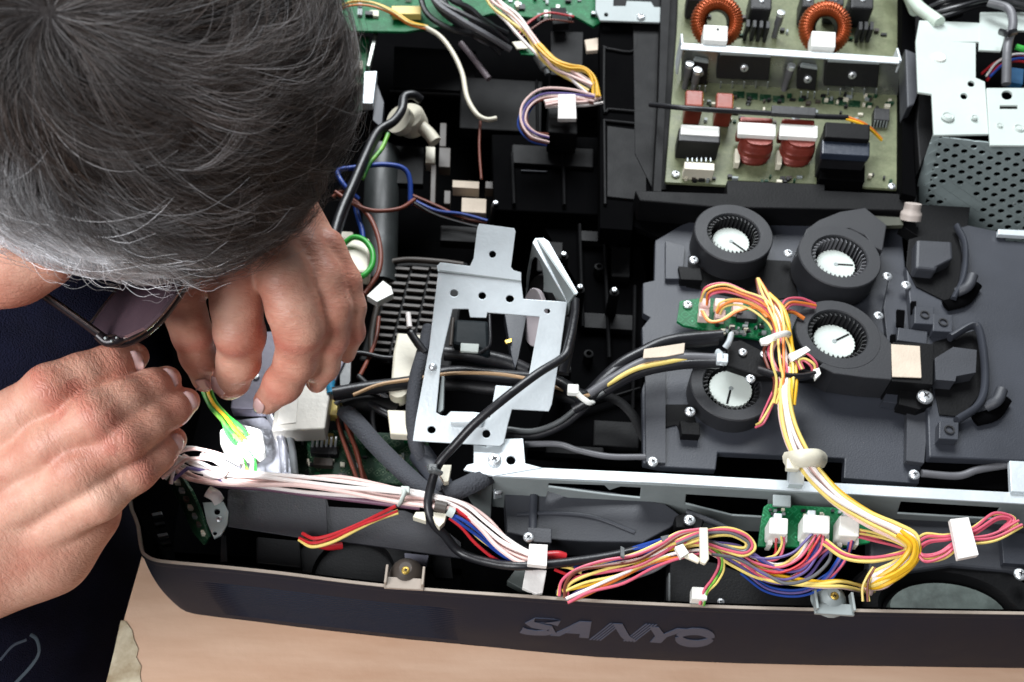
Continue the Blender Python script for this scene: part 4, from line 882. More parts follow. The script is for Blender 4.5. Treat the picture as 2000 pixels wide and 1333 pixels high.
tie('cable_tie', 'clear grey cable tie at the end of the loom above the lower left fan', [(1402, 690, 11.0), (1410, 700, 11.3), (1408, 714, 11.1)], .17, 'steel', head=(1412, 698, 11.5, 11))
tie('cable_tie', 'grey metal clip where the loom meets the small fan board', [(1428, 655, 11.0), (1424, 668, 11.2), (1416, 680, 11)], .16, 'steel')
cl = thing('loom_clamp', 'black plastic clamp bar under the pink and yellow fan wires', 'clamp', at(1480, 715, 9.8))
plate('clamp_plate', [(1420, 668), (1448, 664), (1500, 690), (1510, 705), (1600, 728), (1598, 740), (1480, 735), (1420, 715)], 10.4, .5, M['black'], cl, bevel=.08)
screw(1451, 688, 10.5, .22, cl); screw(1492, 692, 10.5, .2, cl); screw(1466, 740, 10.5, .24, cl)
tag(tube('cable_tie', [(1480, 722, 10.9), (1520, 734, 11.0), (1560, 737, 11.0), (1590, 732, 10.9)], .17, M['blackwire'], flat=1.6), 'black cable tie strapped over the pink fan wires', 'cable tie')
tag(plate('tie_head', [(1588, 722), (1600, 718), (1604, 730), (1594, 740)], 11.1, .3, M['white']), 'small white tie tail right of the black cable tie', 'tie end')
# thin black cable down from the flange over the bracket to the rim
tag(tube('black_cable', [(1124, 585, 12.6), (1122, 620, 12.4), (1112, 670, 12.2), (1100, 698, 12.2), (1050, 730, 12.6), (990, 775, 12.6), (930, 825, 12.0), (890, 868, 11.2), (858, 905, 10.4), (843, 945, 10.0), (836, 985, 9.8), (845, 1020, 9.4), (868, 1045, 8.8), (900, 1080, 8.2), (960, 1100, 8.6), (1020, 1106, 9.0), (1100, 1100, 8.8), (1200, 1085, 8.6), (1300, 1060, 8.4)], .22, M['blackwire']), 'thin glossy black cable draped across the front of the bracket', 'cable')
tag(tube('flange_cable', [(1112, 600, 11.6), (1112, 640, 11.4), (1104, 690, 11), (1096, 730, 10.6)], .42, M['blackwire']), 'thick black sleeve running down behind the bracket flange', 'cable')
for (x, y) in ((1130, 560), (1106, 726)): pass
# grey fabric sleeve (woven) running left of the bracket
slv = thing('fabric_sleeve', 'dark grey fabric cable sleeve bending under the bracket', 'cable sleeve', at(760, 880, 7.5))
fsm = mat('fabric_sleeve', (62, 64, 70), .85, 0, .08, 60, .3, 900)
tube('sleeve', [(838, 640, 9.0), (826, 690, 9.0), (812, 740, 9.0), (806, 800, 8.8), (810, 860, 8.4), (825, 900, 8.2)], .37, fsm, slv)
tube('sleeve', [(672, 800, 7.6), (700, 830, 7.8), (735, 870, 8.0), (780, 915, 8.2), (830, 960, 8.4), (870, 985, 8.6)], .48, fsm, slv, flat=.7)
tube('sleeve', [(820, 885, 8.0), (850, 930, 8.2), (870, 965, 8.4)], .62, M['tray'], slv, flat=.8)
tube('sleeve', [(868, 968, 8.9), (900, 955, 8.9), (935, 938, 8.7), (950, 930, 8.4)], .52, fsm, slv, flat=.7)
tube('sleeve', [(670, 800, 7.4), (700, 788, 7.4), (740, 790, 7.4), (780, 800, 7.4)], .6, M['black'], slv)
tie('cable_tie', 'clear tie where the draped black cable meets the fabric sleeve', [(838, 915, 10.4), (848, 919, 10.7), (860, 925, 10.4)], .13, 'smoke', head=(845, 912, 10.8, 9))
tag(plate('plastic_clip', [(862, 908), (882, 908), (876, 940), (868, 942), (858, 926)], 9.6, .4, M['cream']), 'cream plastic clip right of the draped black cable', 'clip')
for (P, lb) in (([(812, 1000), (830, 1000), (832, 1018), (806, 1010)], 'small white clip wing left of the draped cable'), ([(845, 1000), (873, 1004), (868, 1020), (858, 1030), (850, 1022), (843, 1006)], 'white V-shaped clip below the pale cable bundle')):
    tag(plate('plastic_clip', P, 9.7, .4, M['cream']), lb, 'clip')
tag(tube('brown_ferrule', [(850, 988, 9.8), (872, 993, 9.8)], .28, M['graybrown']), 'brown ferrule on the V-shaped clip', 'ferrule')
tag(tube('grey_ferrule', [(874, 998, 9.8), (886, 1004, 9.7)], .24, M['hub']), 'pale grey ferrule starting the red and blue wires', 'ferrule')

# ================================================================ pale cable bundle along the front
bundle('wire_bundle', 'long bundle of pale pink and white wires across the front of the case', 'wires', [(345, 905, 9.6), (380, 922, 9.8), (430, 932, 9.8), (500, 938, 9.8), (580, 943, 9.7), (660, 951, 9.6), (740, 962, 9.5), (800, 972, 9.5), (850, 982, 9.5), (900, 996, 9.4), (940, 1025, 9.2), (980, 1060, 9.0), (1020, 1085, 8.9), (1055, 1096, 8.8)],
       ['pw', 'ww', 'pw', 'ww', 'pw', 'ww', 'pw'], [.5, .45, .40, .38, .40, .42, .42, .42, .42, .4, .38, .36, .34, .3], .125, seed=20, jitter=.5)
tag(tube('mauve_cable', [(372, 935, 9.2), (430, 948, 9.2), (520, 955, 9.1), (620, 968, 9.0), (720, 980, 9.0), (820, 992, 9.0)], .13, mat('mauve_cable', (120, 84, 104), .4)), 'thin mauve cable just under the pale wire bundle', 'wire')
bundle('wire_bundle', 'tangle of white wires disappearing under the fingertips', 'wires', [(318, 935, 10.2), (345, 900, 10.5), (375, 890, 10.5), (420, 905, 10.2), (460, 925, 9.9)], ['ww', 'pw', 'ww', 'pw', 'ww', 'vw'], .6, .11, seed=21, jitter=1.0)
tie('cable_tie', 'clear tie around the pale wire bundle left of the draped cable', [(786, 955, 9.7), (790, 962, 10.2), (784, 978, 10.1), (780, 985, 9.6)], .1, 'hub', head=(792, 955, 10.2, 8))
tag(plate('tape_wrap', [(1034, 1062), (1070, 1064), (1068, 1106), (1030, 1102)], 9.5, .35, M['tape']), 'white tape around the pale wire bundle at the front', 'tape')
bundle('wire_bundle', 'red, yellow and blue wires running beside the pale bundle', 'wires', [(884, 1003, 9.6), (910, 1022, 9.4), (940, 1048, 9.0), (980, 1078, 8.6), (1020, 1094, 8.4), (1060, 1096, 8.3), (1100, 1090, 8.2)], ['rw', 'rw', 'yw', 'bw', 'bw', 'rw'], .34, .1, seed=22, jitter=.35)
tag(tube('red_sleeve', [(1068, 1085, 8.6), (1090, 1084, 8.6), (1104, 1088, 8.5)], .2, M['rw']), 'red sleeve end right of the white tape', 'sleeve')
bundle('wire_bundle', 'yellow and red wires crossing the black insulation sheet', 'wires', [(776, 996, 9.3), (740, 1012, 9.1), (700, 1030, 8.9), (650, 1052, 8.7), (612, 1060, 8.5), (588, 1050, 8.2)], ['yw', 'rw', 'yw', 'rw'], .2, .1, seed=23, jitter=.3)
tag(tube('red_wire', [(610, 1060, 8), (640, 1068, 7.8), (668, 1066, 7.6)], .18, M['rw']), 'short red wire stub under the yellow and red wires', 'wire')
tag(plate('foam_plug', [(1010, 1108), (1066, 1112), (1052, 1160), (1022, 1152), (990, 1135)], 7.6, .6, mat('greenish_black', (58, 64, 62), .6)), 'dark grey-green plug partly wrapped in white tape at the rim', 'plug')
tag(plate('tape_wrap', [(1027, 1110), (1068, 1114), (1060, 1158), (1048, 1160), (1020, 1148)], 8.1, .3, M['tape']), 'crinkled white tape on the plug just behind the rim', 'tape')
tag(plate('grey_plug', [(1086, 1152), (1102, 1148), (1106, 1168), (1090, 1168)], 8.0, .4, M['smoke']), 'small translucent grey plug at the rim under the striped wires', 'plug')
# bottom centre bundles
bundle('wire_bundle', 'yellow and pink wires bending back from the rim toward the centre tie', 'wires', [(1098, 1166, 8.2), (1104, 1140, 8.5), (1130, 1120, 8.7), (1180, 1106, 8.9), (1240, 1092, 9.1), (1290, 1070, 9.3), (1330, 1050, 9.5), (1370, 1040, 9.5)], ['yw', 'kw', 'ww', 'brw', 'yw', 'kw'], .3, .085, seed=24)
bundle('wire_bundle', 'deep yellow and white wires along the inner edge of the rim', 'wires', [(1105, 1170, 8.3), (1150, 1150, 8.5), (1210, 1128, 8.7), (1270, 1105, 8.9), (1320, 1088, 9.1), (1370, 1075, 9.2)], ['dyw', 'yw', 'vw', 'ww', 'orw', 'greywire', 'kw'], .34, .09, seed=25)
bundle('wire_bundle', 'blue wires crossing from the draped cable to the centre tie', 'wires', [(1120, 1106, 8.3), (1180, 1098, 8.5), (1240, 1082, 8.6), (1300, 1062, 8.8)], ['bw', 'bw', 'rw', 'bw'], .28, .09, seed=26)
bundle('wire_bundle', 'yellow wires dipping left of the striped wires by the rim', 'wires', [(1085, 1105, 8.5), (1110, 1112, 8.4), (1135, 1120, 8.3)], ['yw', 'yw', 'rw'], .18, .09, seed=27)
bundle('wire_bundle', 'looped yellow and pink wires right of the cream centre tie', 'wires', [(1320, 1062, 9.5), (1370, 1045, 9.8), (1420, 1040, 9.8), (1455, 1052, 9.7), (1466, 1068, 9.6), (1450, 1080, 9.5), (1410, 1070, 9.5), (1370, 1058, 9.5), (1335, 1060, 9.5)], ['yw', 'kw', 'yw', 'greywire', 'yw'], .2, .09, seed=28, jitter=.5)
bundle('wire_bundle', 'violet, blue and white wires fanning right from the centre tie', 'wires', [(1390, 1068, 9.4), (1440, 1085, 9.2), (1490, 1115, 9.0), (1530, 1130, 8.9), (1570, 1118, 8.9), (1600, 1085, 9.0), (1612, 1060, 9.2)], ['bw', 'vw', 'ww', 'vw', 'kw', 'vw', 'greywire'], .42, .085, seed=29)
bundle('wire_bundle', 'yellow and white wires sweeping low past the right clip', 'wires', [(1380, 1070, 9.3), (1430, 1098, 9.0), (1480, 1122, 8.8), (1540, 1136, 8.8), (1600, 1142, 8.8), (1645, 1142, 8.6), (1690, 1152, 6.8)], ['dyw', 'yw', 'pw', 'yw'], .24, .095, seed=30, jitter=.3)
bundle('wire_bundle', 'lowest blue wires sagging near the rim left of the right clip', 'wires', [(1450, 1115, 8.6), (1500, 1150, 8.3), (1560, 1158, 8.4), (1610, 1140, 8.6), (1640, 1100, 8.9), (1650, 1075, 9.0)], ['bw', 'vw', 'bw'], .16, .075, seed=31, jitter=.3)
bundle('wire_bundle', 'yellow and black wires dropping to the small white plug at the rim', 'wires', [(1385, 1072, 9.4), (1405, 1088, 9.3), (1408, 1110, 9.0), (1395, 1135, 8.8), (1378, 1155, 8.6), (1370, 1182, 8.2)], ['yw', 'gyw', 'blackwire', 'kw'], .14, .075, seed=32, jitter=.2)
tag(cbox('white_plug', 1352, 1146, 1382, 1170, 8.6, .6, M['white']), 'small white plug at the rim below the centre tie', 'connector')
ct = thing('cable_tie', 'wide cream nylon tie gripping the centre wire bundle', 'cable tie', at(1375, 1060, 9.5), 'cable ties on the looms')
V, Fc = prism([at(x, y, 10.4) for x, y in [(1366, 1030), (1383, 1030), (1385, 1092), (1378, 1102), (1368, 1098)]], Vector((0, 0, 1)), .2); mk('strap', V, Fc, M['cream'], ct, bevel=.05)
plate('tie_tail', [(1330, 1085), (1352, 1080), (1370, 1092), (1364, 1100)], 9.9, .15, M['cream'], ct)
plate('tie_head', [(1318, 1068), (1334, 1062), (1346, 1080), (1330, 1090)], 10.1, .3, M['white'], ct)
tag(plate('clear_tip', [(1290, 1048), (1308, 1044), (1306, 1056), (1294, 1058)], 9.5, .2, M['smoke']), 'clear tie tip above the yellow wires', 'tie end')
tag(plate('clear_tip', [(1212, 1066), (1220, 1070), (1220, 1090), (1212, 1086)], 9.6, .2, M['smoke']), 'tiny clear tie tip standing beside the blue wires', 'tie end')
# front-right distribution board
fb = thing('fan_power_board', 'green circuit board with three white plugs behind the right end of the rim', 'circuit board', at(1590, 1030, 8))
plate('board', [(1492, 990), (1500, 984), (1640, 992), (1700, 1010), (1700, 1060), (1640, 1070), (1480, 1068), (1486, 1020)], 8.5, .18, M['pcb'], fb)
for (x0, y0, x1, y1) in ((1504, 1010, 1540, 1042), (1570, 1004, 1622, 1040), (1640, 1006, 1680, 1046)):
    cbox('plug', x0, y0, x1, y1, 9.7, 1.1, M['white'], fb, bevel=.08)
    cbox('plug_latch', x0 + 8, y0 - 8, x0 + 24, y0 + 4, 9.6, .6, M['steel'], fb, bevel=.05)
    cbox('plug_skirt', x0 - 4, y1 + 2, x0 + 6, y1 + 22, 8.9, .7, M['white'], fb); cbox('plug_skirt', x1 - 10, y1 + 2, x1 - 2, y1 + 18, 8.9, .6, M['white'], fb)
plate('mount_ear', [(1510, 966), (1545, 968), (1545, 990), (1510, 988)], 8.9, .15, M['steel_d'], fb)
rd = random.Random(31)
for k in range(14): 
    x = rd.uniform(1500, 1690); y = rd.uniform(992, 1004); cbox('surface_part', x, y, x + 6, y + 5, 8.6, .2, rd.choice([M['cream'], M['ic'], M['steel_d']]), fb, bevel=0)
bundle('wire_bundle', 'pink and yellow wires dropping from the leftmost plug of the fan power board', 'wires', [(1522, 1040, 9.4), (1524, 1062, 9.2), (1518, 1085, 8.9), (1500, 1095, 8.8), (1478, 1098, 8.8)], ['kw', 'yw', 'rw'], .2, .08, seed=33)
bundle('wire_bundle', 'fan of pink, yellow and blue wires from the middle plug of the fan power board', 'wires', [(1596, 1038, 9.4), (1585, 1065, 9.3), (1560, 1095, 9.1), (1520, 1108, 9.0), (1480, 1102, 9.0), (1450, 1090, 9.0)], ['kw', 'rw', 'yw', 'kw', 'yw', 'ww', 'vw'], .34, .08, seed=34)
bundle('wire_bundle', 'long yellow wires sweeping from the board to the harness elbow', 'wires', [(1610, 1058, 9.6), (1650, 1085, 9.6), (1700, 1092, 9.8), (1750, 1084, 9.9), (1785, 1072, 9.9)], ['yw', 'kw', 'yw'], .12, .1, seed=35, jitter=.2)
bundle('wire_bundle', 'pink wires leaving the rightmost plug of the fan power board', 'wires', [(1665, 1038, 9.5), (1700, 1048, 9.4), (1740, 1058, 9.3), (1765, 1066, 9.2)], ['kw', 'yw', 'kw', 'yw', 'kw'], .26, .08, seed=36)
bundle('wire_bundle', 'blue and red wires dropping from the rightmost plug', 'wires', [(1665, 1050, 9.2), (1655, 1085, 8.9), (1630, 1115, 8.7), (1600, 1140, 8.5)], ['bw', 'kw', 'bw'], .16, .07, seed=37)
# main yellow/white harness
bundle('wire_bundle', 'pink, orange and yellow wires gathered above the black clamp', 'wires', [(1480, 545, 10.6), (1490, 570, 10.8), (1505, 600, 11.0), (1515, 630, 11.1), (1520, 655, 11.1), (1512, 685, 11.1), (1516, 715, 11.2), (1525, 745, 11.0), (1518, 790, 10.5)], ['kw', 'orw', 'kw', 'yw', 'pw', 'kw', 'yw', 'brw'], [.06, .2, .3, .4, .3, .42, .4, .3, .32], .09, seed=38)
bundle('wire_bundle', 'yellow and white wires widening below the red tip of the fan wires', 'wires', [(1495, 575, 10.8), (1520, 600, 11.2), (1530, 630, 11.3), (1535, 655, 11.2), (1545, 690, 11.0), (1545, 740, 11.0), (1540, 790, 10.6)], ['dyw', 'dyw', 'yw', 'yw', 'ww', 'pw'], .26, .1, seed=39)
bundle('wire_bundle', 'thick yellow and white harness curving from the blower fans to the front right', 'wires', [(1535, 720, 11.0), (1532, 770, 10.8), (1538, 820, 10.6), (1555, 870, 10.5), (1585, 920, 10.4), (1630, 970, 10.3), (1690, 1010, 10.2), (1745, 1035, 10.2), (1778, 1055, 10.1), (1780, 1080, 9.8), (1755, 1108, 9.4), (1712, 1132, 8.8), (1694, 1150, 7.0)],
       ['dyw', 'yw', 'pw', 'ww', 'pw', 'ww', 'ww', 'pw', 'yw'], [.3, .32, .36, .38, .42, .42, .40, .38, .34, .3, .4, .42, .3], .135, seed=40, jitter=.3)
bundle('wire_bundle', 'deep yellow wires at the elbow of the thick harness', 'wires', [(1755, 1040, 10.4), (1782, 1062, 10.3), (1778, 1092, 9.9), (1750, 1115, 9.5), (1712, 1136, 8.8), (1694, 1152, 7.0)], ['dyw', 'dyw', 'yw', 'dyw'], .22, .13, seed=77)
bundle('wire_bundle', 'stray pink and yellow wires left of the harness above the duct tray edge', 'wires', [(1520, 760, 10.8), (1505, 790, 10.5), (1488, 822, 10.0), (1478, 832, 9.4)], ['kw', 'yw', 'kw'], .16, .07, seed=41)
tie('cable_tie', 'cream tie holding the yellow harness over the slot in the duct tray', [(1540, 900, 10.2), (1560, 896, 11.1), (1590, 894, 11.2), (1604, 900, 10.4)], .3, 'cream', head=(1550, 905, 10.9, 13))
tag(cbox('white_anchor', 1543, 900, 1572, 945, 10.2, .5, M['steel']), 'pale anchor block below the cream harness tie', 'anchor')
bundle('wire_bundle', 'thin yellow wires dropping beside the black intake ring', 'wires', [(1710, 1110, 9.0), (1698, 1130, 8.9), (1690, 1150, 8.6), (1692, 1175, 8.3)], ['yw', 'brw', 'yw'], .14, .07, seed=42)
bundle('wire_bundle', 'folded yellow and pink wires held by white tape at the right edge', 'wires', [(1990, 1022, 9.8), (1940, 1050, 9.8), (1880, 1060, 9.8), (1840, 1085, 9.8), (1805, 1090, 9.8), (1792, 1072, 9.8), (1810, 1052, 9.8), (1850, 1050, 9.8), (1900, 1040, 9.8), (1945, 1012, 9.8), (1975, 1015, 9.7), (1960, 1040, 9.6)], ['yw', 'kw', 'yw', 'kw', 'kw'], .2, .085, seed=43)
tag(plate('tape_wrap', [(1856, 1014), (1892, 1010), (1912, 1084), (1872, 1092)], 10.4, .3, M['tape']), 'white tape strip around the folded wires at the right edge', 'tape')
# wires of the small fan board
sbm = thing('fan_control_board', 'small green circuit board on the duct tray with pink and yellow wires', 'circuit board', at(1430, 625, 9))
plate('board', [(1328, 588), (1370, 582), (1495, 588), (1545, 610), (1540, 640), (1490, 664), (1415, 652), (1335, 636), (1322, 628)], 9.4, .18, M['pcb'], sbm, bevel=.03)
screw(1343, 595, 9.5, .26, sbm)
for (x0, y0) in ((1368, 582), (1397, 582), (1366, 602), (1398, 604), (1432, 590)):
    cbox('socket', x0, y0, x0 + 20, y0 + 16, 10.0, .6, M['pw'], sbm, bevel=.05)
rd = random.Random(51)
for k in range(34):
    x = rd.uniform(1395, 1490); y = rd.uniform(625, 650); cbox('surface_part', x, y, x + rd.uniform(3, 10), y + rd.uniform(2, 6), 9.5 + rd.random() * .15, .15, rd.choice([M['steel_d'], M['pcbd'], M['ic'], M['cream']]), sbm, bevel=0)
cbox('chip', 1440, 606, 1480, 622, 9.8, .4, M['ic'], sbm)
W_ = [('kw', 'yw', 'kw', 'orw'), ('yw', 'yw')]
bundle('wire_bundle', 'arched pink and yellow wires from the left sockets of the fan control board', 'wires', [(1378, 592, 10.1), (1385, 572, 10.8), (1415, 562, 11.0), (1450, 572, 11.0), (1485, 590, 11.0), (1510, 610, 11.1)], ['kw', 'yw', 'kw', 'orw', 'kw'], .28, .085, seed=44)
bundle('wire_bundle', 'curved yellow wires over the middle of the fan control board', 'wires', [(1402, 612, 10.1), (1412, 596, 10.6), (1440, 590, 10.8), (1475, 598, 10.9), (1505, 625, 11.0), (1515, 650, 11)], ['yw', 'orw', 'yw'], .2, .08, seed=45)
bundle('wire_bundle', 'low S-shaped yellow wires across the fan control board', 'wires', [(1372, 608, 10.1), (1385, 628, 10.3), (1410, 626, 10.4), (1440, 608, 10.6), (1475, 602, 10.8), (1500, 620, 11)], ['yw', 'orw'], .1, .085, seed=46)
bundle('wire_bundle', 'pink and orange wires reaching right to the taped blower fan, upper', 'wires', [(1592, 598, 10.4), (1565, 590, 10.7), (1540, 592, 10.9), (1525, 610, 11)], ['kw', 'orw', 'pw', 'kw'], .16, .085, seed=47)
bundle('wire_bundle', 'short orange wires ending left of the taped blower fan, lower', 'wires', [(1570, 622, 10.3), (1550, 610, 10.5), (1530, 608, 10.8)], ['orw', 'orw', 'kw'], .14, .085, seed=48)
bundle('wire_bundle', 'small looped pink and yellow wires right of the black clamp', 'wires', [(1590, 728, 10.6), (1590, 712, 11), (1572, 700, 11.1), (1560, 706, 11), (1565, 722, 10.8)], ['kw', 'yw', 'vw', 'kw'], .18, .075, seed=49)
tag(plate('white_tie_end', [(1484, 662), (1510, 652), (1520, 662), (1500, 672), (1488, 672)], 11.4, .2, M['white']), 'white tie tail left of the fan wire knot', 'tie end')
tag(plate('white_tie_end', [(1540, 692), (1575, 676), (1584, 684), (1548, 706)], 11.3, .25, M['white']), 'white tie head right of the fan wire knot', 'tie end')
tie('cable_tie', 'white tie crossing the knot of pink fan wires', [(1502, 662, 11.2), (1518, 656, 11.7), (1535, 652, 11.7), (1542, 656, 11.2)], .12, 'white')

# ================================================================ parts lying inside the front of the case
tag(plate('insulation_sheet', [(448, 955), (470, 948), (520, 955), (635, 962), (642, 990), (790, 998), (850, 1020), (900, 1060), (900, 1090), (700, 1062), (590, 1050), (445, 1028)], 7.6, .1, M['sheet'], bevel=0), 'black insulation sheet lying in the front left of the case', 'sheet')
tag(plate('insulation_flap', [(445, 958), (480, 948), (636, 968), (640, 1044), (585, 1050), (442, 1028)], 7.95, .1, M['sheet'], bevel=.02), 'folded black sheet flap below the pale wire bundle', 'sheet')
ib = thing('dark_fan_housing', 'dark round fan housing deep in the front left of the case', 'fan housing', at(690, 1110, 3))
V, Fc = lathe(at(690, 1125, 5.2), [(3.0, -3), (3.1, -.1), (2.9, 0), (2.1, 0), (2.0, -.4), (.01, -.4)], 40); V = clampy(V); mk('housing_ring', V, Fc, M['black'], ib, smooth=True, autosmooth=30)
plate('housing_box', [(500, 1048), (585, 1056), (590, 1110), (500, 1100)], 5.5, 2.5, M['black'], ib, bevel=.1)
tag(plate('grey_bracket', [(790, 1080), (838, 1085), (832, 1104), (792, 1100)], 6.8, .4, mat('dim_grey', (110, 110, 122), .5)), 'dim grey metal tab behind the left rim clip', 'tab')
tag(plate('grey_bracket', [(838, 1078), (880, 1084), (885, 1130), (850, 1128)], 6.2, .4, M['black']), 'black block behind the left rim clip', 'block')
# curved duct in the middle
cd_ = thing('curved_duct', 'dark grey curved air duct behind the centre of the rim', 'duct', at(1150, 1020, 4))
plate('duct_top', [(985, 955), (1060, 945), (1200, 962), (1300, 985), (1332, 1008), (1310, 1030), (1255, 1060), (1140, 1058), (1040, 1052), (990, 1040)], 7.0, 1.8, M['duct'], cd_, bevel=.12)
tube('duct_seam', [(1010, 1005, 7.05), (1080, 1002, 7.05), (1160, 1010, 7.05), (1240, 1040, 7.05)], .1, M['tray'], cd_, flat=.5)
tube('duct_seam', [(1044, 942, 7.1), (1042, 990, 7.1), (1040, 1050, 7.1)], .2, M['tray'], cd_, flat=.6)
cbox('screw_block', 1030, 1030, 1078, 1058, 7.6, .6, M['duct'], cd_); screw(1032, 1050, 7.8, .26, cd_); screw(1347, 1016, 7.9, .28, cd_)
plate('screw_lug', [(1318, 1008), (1352, 996), (1378, 1012), (1370, 1035), (1320, 1030)], 7.6, .8, M['black'], cd_, bevel=.1)
tube('ridge_bar', [(1340, 1000, 7.5), (1400, 1024, 7.5), (1452, 1050, 7.4)], .17, M['duct'], cd_)
tag(plate('lower_duct', [(905, 1030), (1000, 1060), (1090, 1078), (1300, 1100), (1380, 1130), (1380, 1190), (900, 1160)], 4.2, 1.5, M['blackdeep'], bevel=.1), 'black moulded floor duct behind the middle of the rim', 'duct')
bb = thing('lower_black_block', 'black moulded block under the centre tie by the rim', 'block', at(1500, 1150, 4))
plate('block_top', [(1310, 1085), (1400, 1100), (1480, 1130), (1560, 1160), (1690, 1165), (1680, 1190), (1400, 1182), (1305, 1176)], 6.6, 1.5, M['black'], bb, bevel=.15)
plate('thin_divider', [(1306, 1120), (1309, 1120), (1309, 1178), (1305, 1178)], 7.2, .6, M['smoke'], bb, bevel=0)
screw(1408, 1176, 7.2, .18, bb)
# right intake ring
ir = thing('intake_fan', 'large black intake ring with a mottled grey-green disc behind the right end of the rim', 'fan', at(1855, 1180, 2))
c = at(1856, 1192, 6.2)
V, Fc = lathe(c, [(5.0, -4), (5.1, -.2), (4.9, 0), (3.5, -.1), (3.3, -.3), (3.0, -1.0), (.01, -1.0)], 48); V = [Vector((p.x, c.y + (p.y - c.y) * .58, p.z)) for p in V]; V = clampy(V); mk('ring', V, Fc, M['black'], ir, smooth=True, autosmooth=30)
V, Fc = lathe(c, [(2.85, -.9), (2.85, -.25), (.01, -.22)], 40); V = [Vector((p.x, c.y + (p.y - c.y) * .52, p.z)) for p in V]; V = clampy(V, .75); mk('disc', V, Fc, M['glassfan'], ir, smooth=True, autosmooth=40)
plate('intake_cover', [(1700, 1000), (1990, 1010), (2100, 1020), (2100, 1130), (1960, 1115), (1860, 1105), (1770, 1118), (1720, 1140), (1690, 1160), (1700, 1080)], 6.4, 1.0, M['duct'], ir, bevel=.15)
plate('cover_step', [(1955, 1040), (2100, 1045), (2100, 1110), (1960, 1100)], 6.8, .4, M['tray'], ir)
screw(1993, 1122, 7.0, .3, ir); screw(1955, 986, 8.0, .14, ir)
# left front corner pieces
gs = thing('edge_circuit_board', 'slim green circuit board standing on edge beside the hand', 'circuit board', at(370, 1000, 4))
gpn = Pl(at(345, 930, 8.2), at(408, 1062, 7.2), at(330, 960, 6.2))
pplate('board', gpn, [(322, 930), (345, 918), (372, 960), (390, 1000), (408, 1050), (398, 1066), (376, 1040), (352, 985)], .15, M['pcbd'], gs)
for k in range(7): 
    u = k / 6; cbox('surface_part', 340 + u * 52, 935 + u * 100, 352 + u * 52, 943 + u * 100, 8.3 - u * .8, .3, [M['cream'], M['steel_d'], M['graybrown']][k % 3], gs, bevel=.02)
tb = thing('corner_tab', 'small grey steel tab with two holes beside the edge circuit board', 'metal tab', at(420, 1010, 6))
plate('tab', [(396, 982), (436, 980), (446, 1000), (444, 1024), (432, 1045), (418, 1052), (404, 1020)], 8.1, .12, M['steel_d'], tb, holes=[ell(424, 1000, 6), ell(420, 1042, 4)])
screw(428, 1014, 8.15, .15, tb)
plate('tab_leg', [(432, 1045), (442, 1045), (444, 1098), (430, 1098)], 7.0, .2, M['black'], tb)
sv = thing('side_vent', 'row of faint vent slots in the left inner wall of the case', 'vent', at(300, 1020, 5))
for k, (x, y) in enumerate(((295, 1003), (300, 1022), (306, 1044), (312, 1060))):
    plate('slat', [(x, y), (x + 20, y - 4), (x + 22, y + 2), (x + 3, y + 6)], 6.8, .3, M['smoke'] if k in (0, 2) else M['black'], sv)
# torch-lit white plug with green wires
wp = thing('lit_plug', 'brilliant white plug lit by a torch under the hands', 'connector', at(470, 860, 7.8))
plate('plug_body', [(428, 838), (462, 826), (510, 838), (517, 880), (500, 893), (450, 886), (430, 870)], 9.2, .8, M['white'], wp, bevel=.15)
plate('plug_ridge', [(450, 836), (500, 842), (500, 854), (448, 848)], 9.35, .2, M['white'], wp, bevel=.05)
for k in range(4): plate('plug_slot', [(452 + k * 12, 838 + k), (458 + k * 12, 838 + k), (457 + k * 12, 846 + k), (451 + k * 12, 846 + k)], 9.4, .1, M['greywire'], wp, bevel=0)
plate('plug_latch', [(462, 862), (494, 866), (492, 880), (460, 876)], 9.3, .15, M['white'], wp, bevel=.04)
bundle('wire_bundle', 'green and yellow wires rising from the lit plug to the fingers', 'wires', [(472, 860, 9.6), (458, 840, 10.0), (440, 815, 10.4), (415, 790, 10.8), (402, 760, 11.2), (410, 738, 11.6)], ['gw', 'gyw', 'gw', 'dyw', 'gw', 'gyw'], [.42, .36, .28, .2, .2, .2], .11, seed=60, jitter=.5)
bundle('wire_bundle', 'short green and white wires below the lit plug', 'wires', [(475, 888, 9.2), (484, 905, 9.2), (488, 925, 9.4)], ['gw', 'ww', 'gyw', 'ww'], .3, .12, seed=61)
tag(tube('white_loop', [(395, 890, 10.2), (420, 898, 10.6), (440, 915, 10.4), (430, 930, 10.1), (400, 925, 10)], .16, M['ww']), 'white wire loop between the fingertips and the lit plug', 'wire')
tag(tube('violet_strip', [(405, 960, 9.2), (420, 968, 9.1), (428, 980, 8.8)], .3, M['ww'], flat=.6), 'white tape end under the pale bundle at the left', 'tape')
# the torch itself: a small lamp cupped under the hands
l = bpy.data.lights.new('torch_light', 'SPOT'); l.energy = 3.2; l.spot_size = R_(30); l.spot_blend = .9; l.shadow_soft_size = .006; l.color = (.93, .95, 1.0)
o = bpy.data.objects.new('torch_light', l); C.objects.link(o); p_ = at(395, 840, 16.5); o.location = p_ * CM
o.rotation_euler = (at(470, 880, 9) - p_).to_track_quat('-Z', 'Y').to_euler()
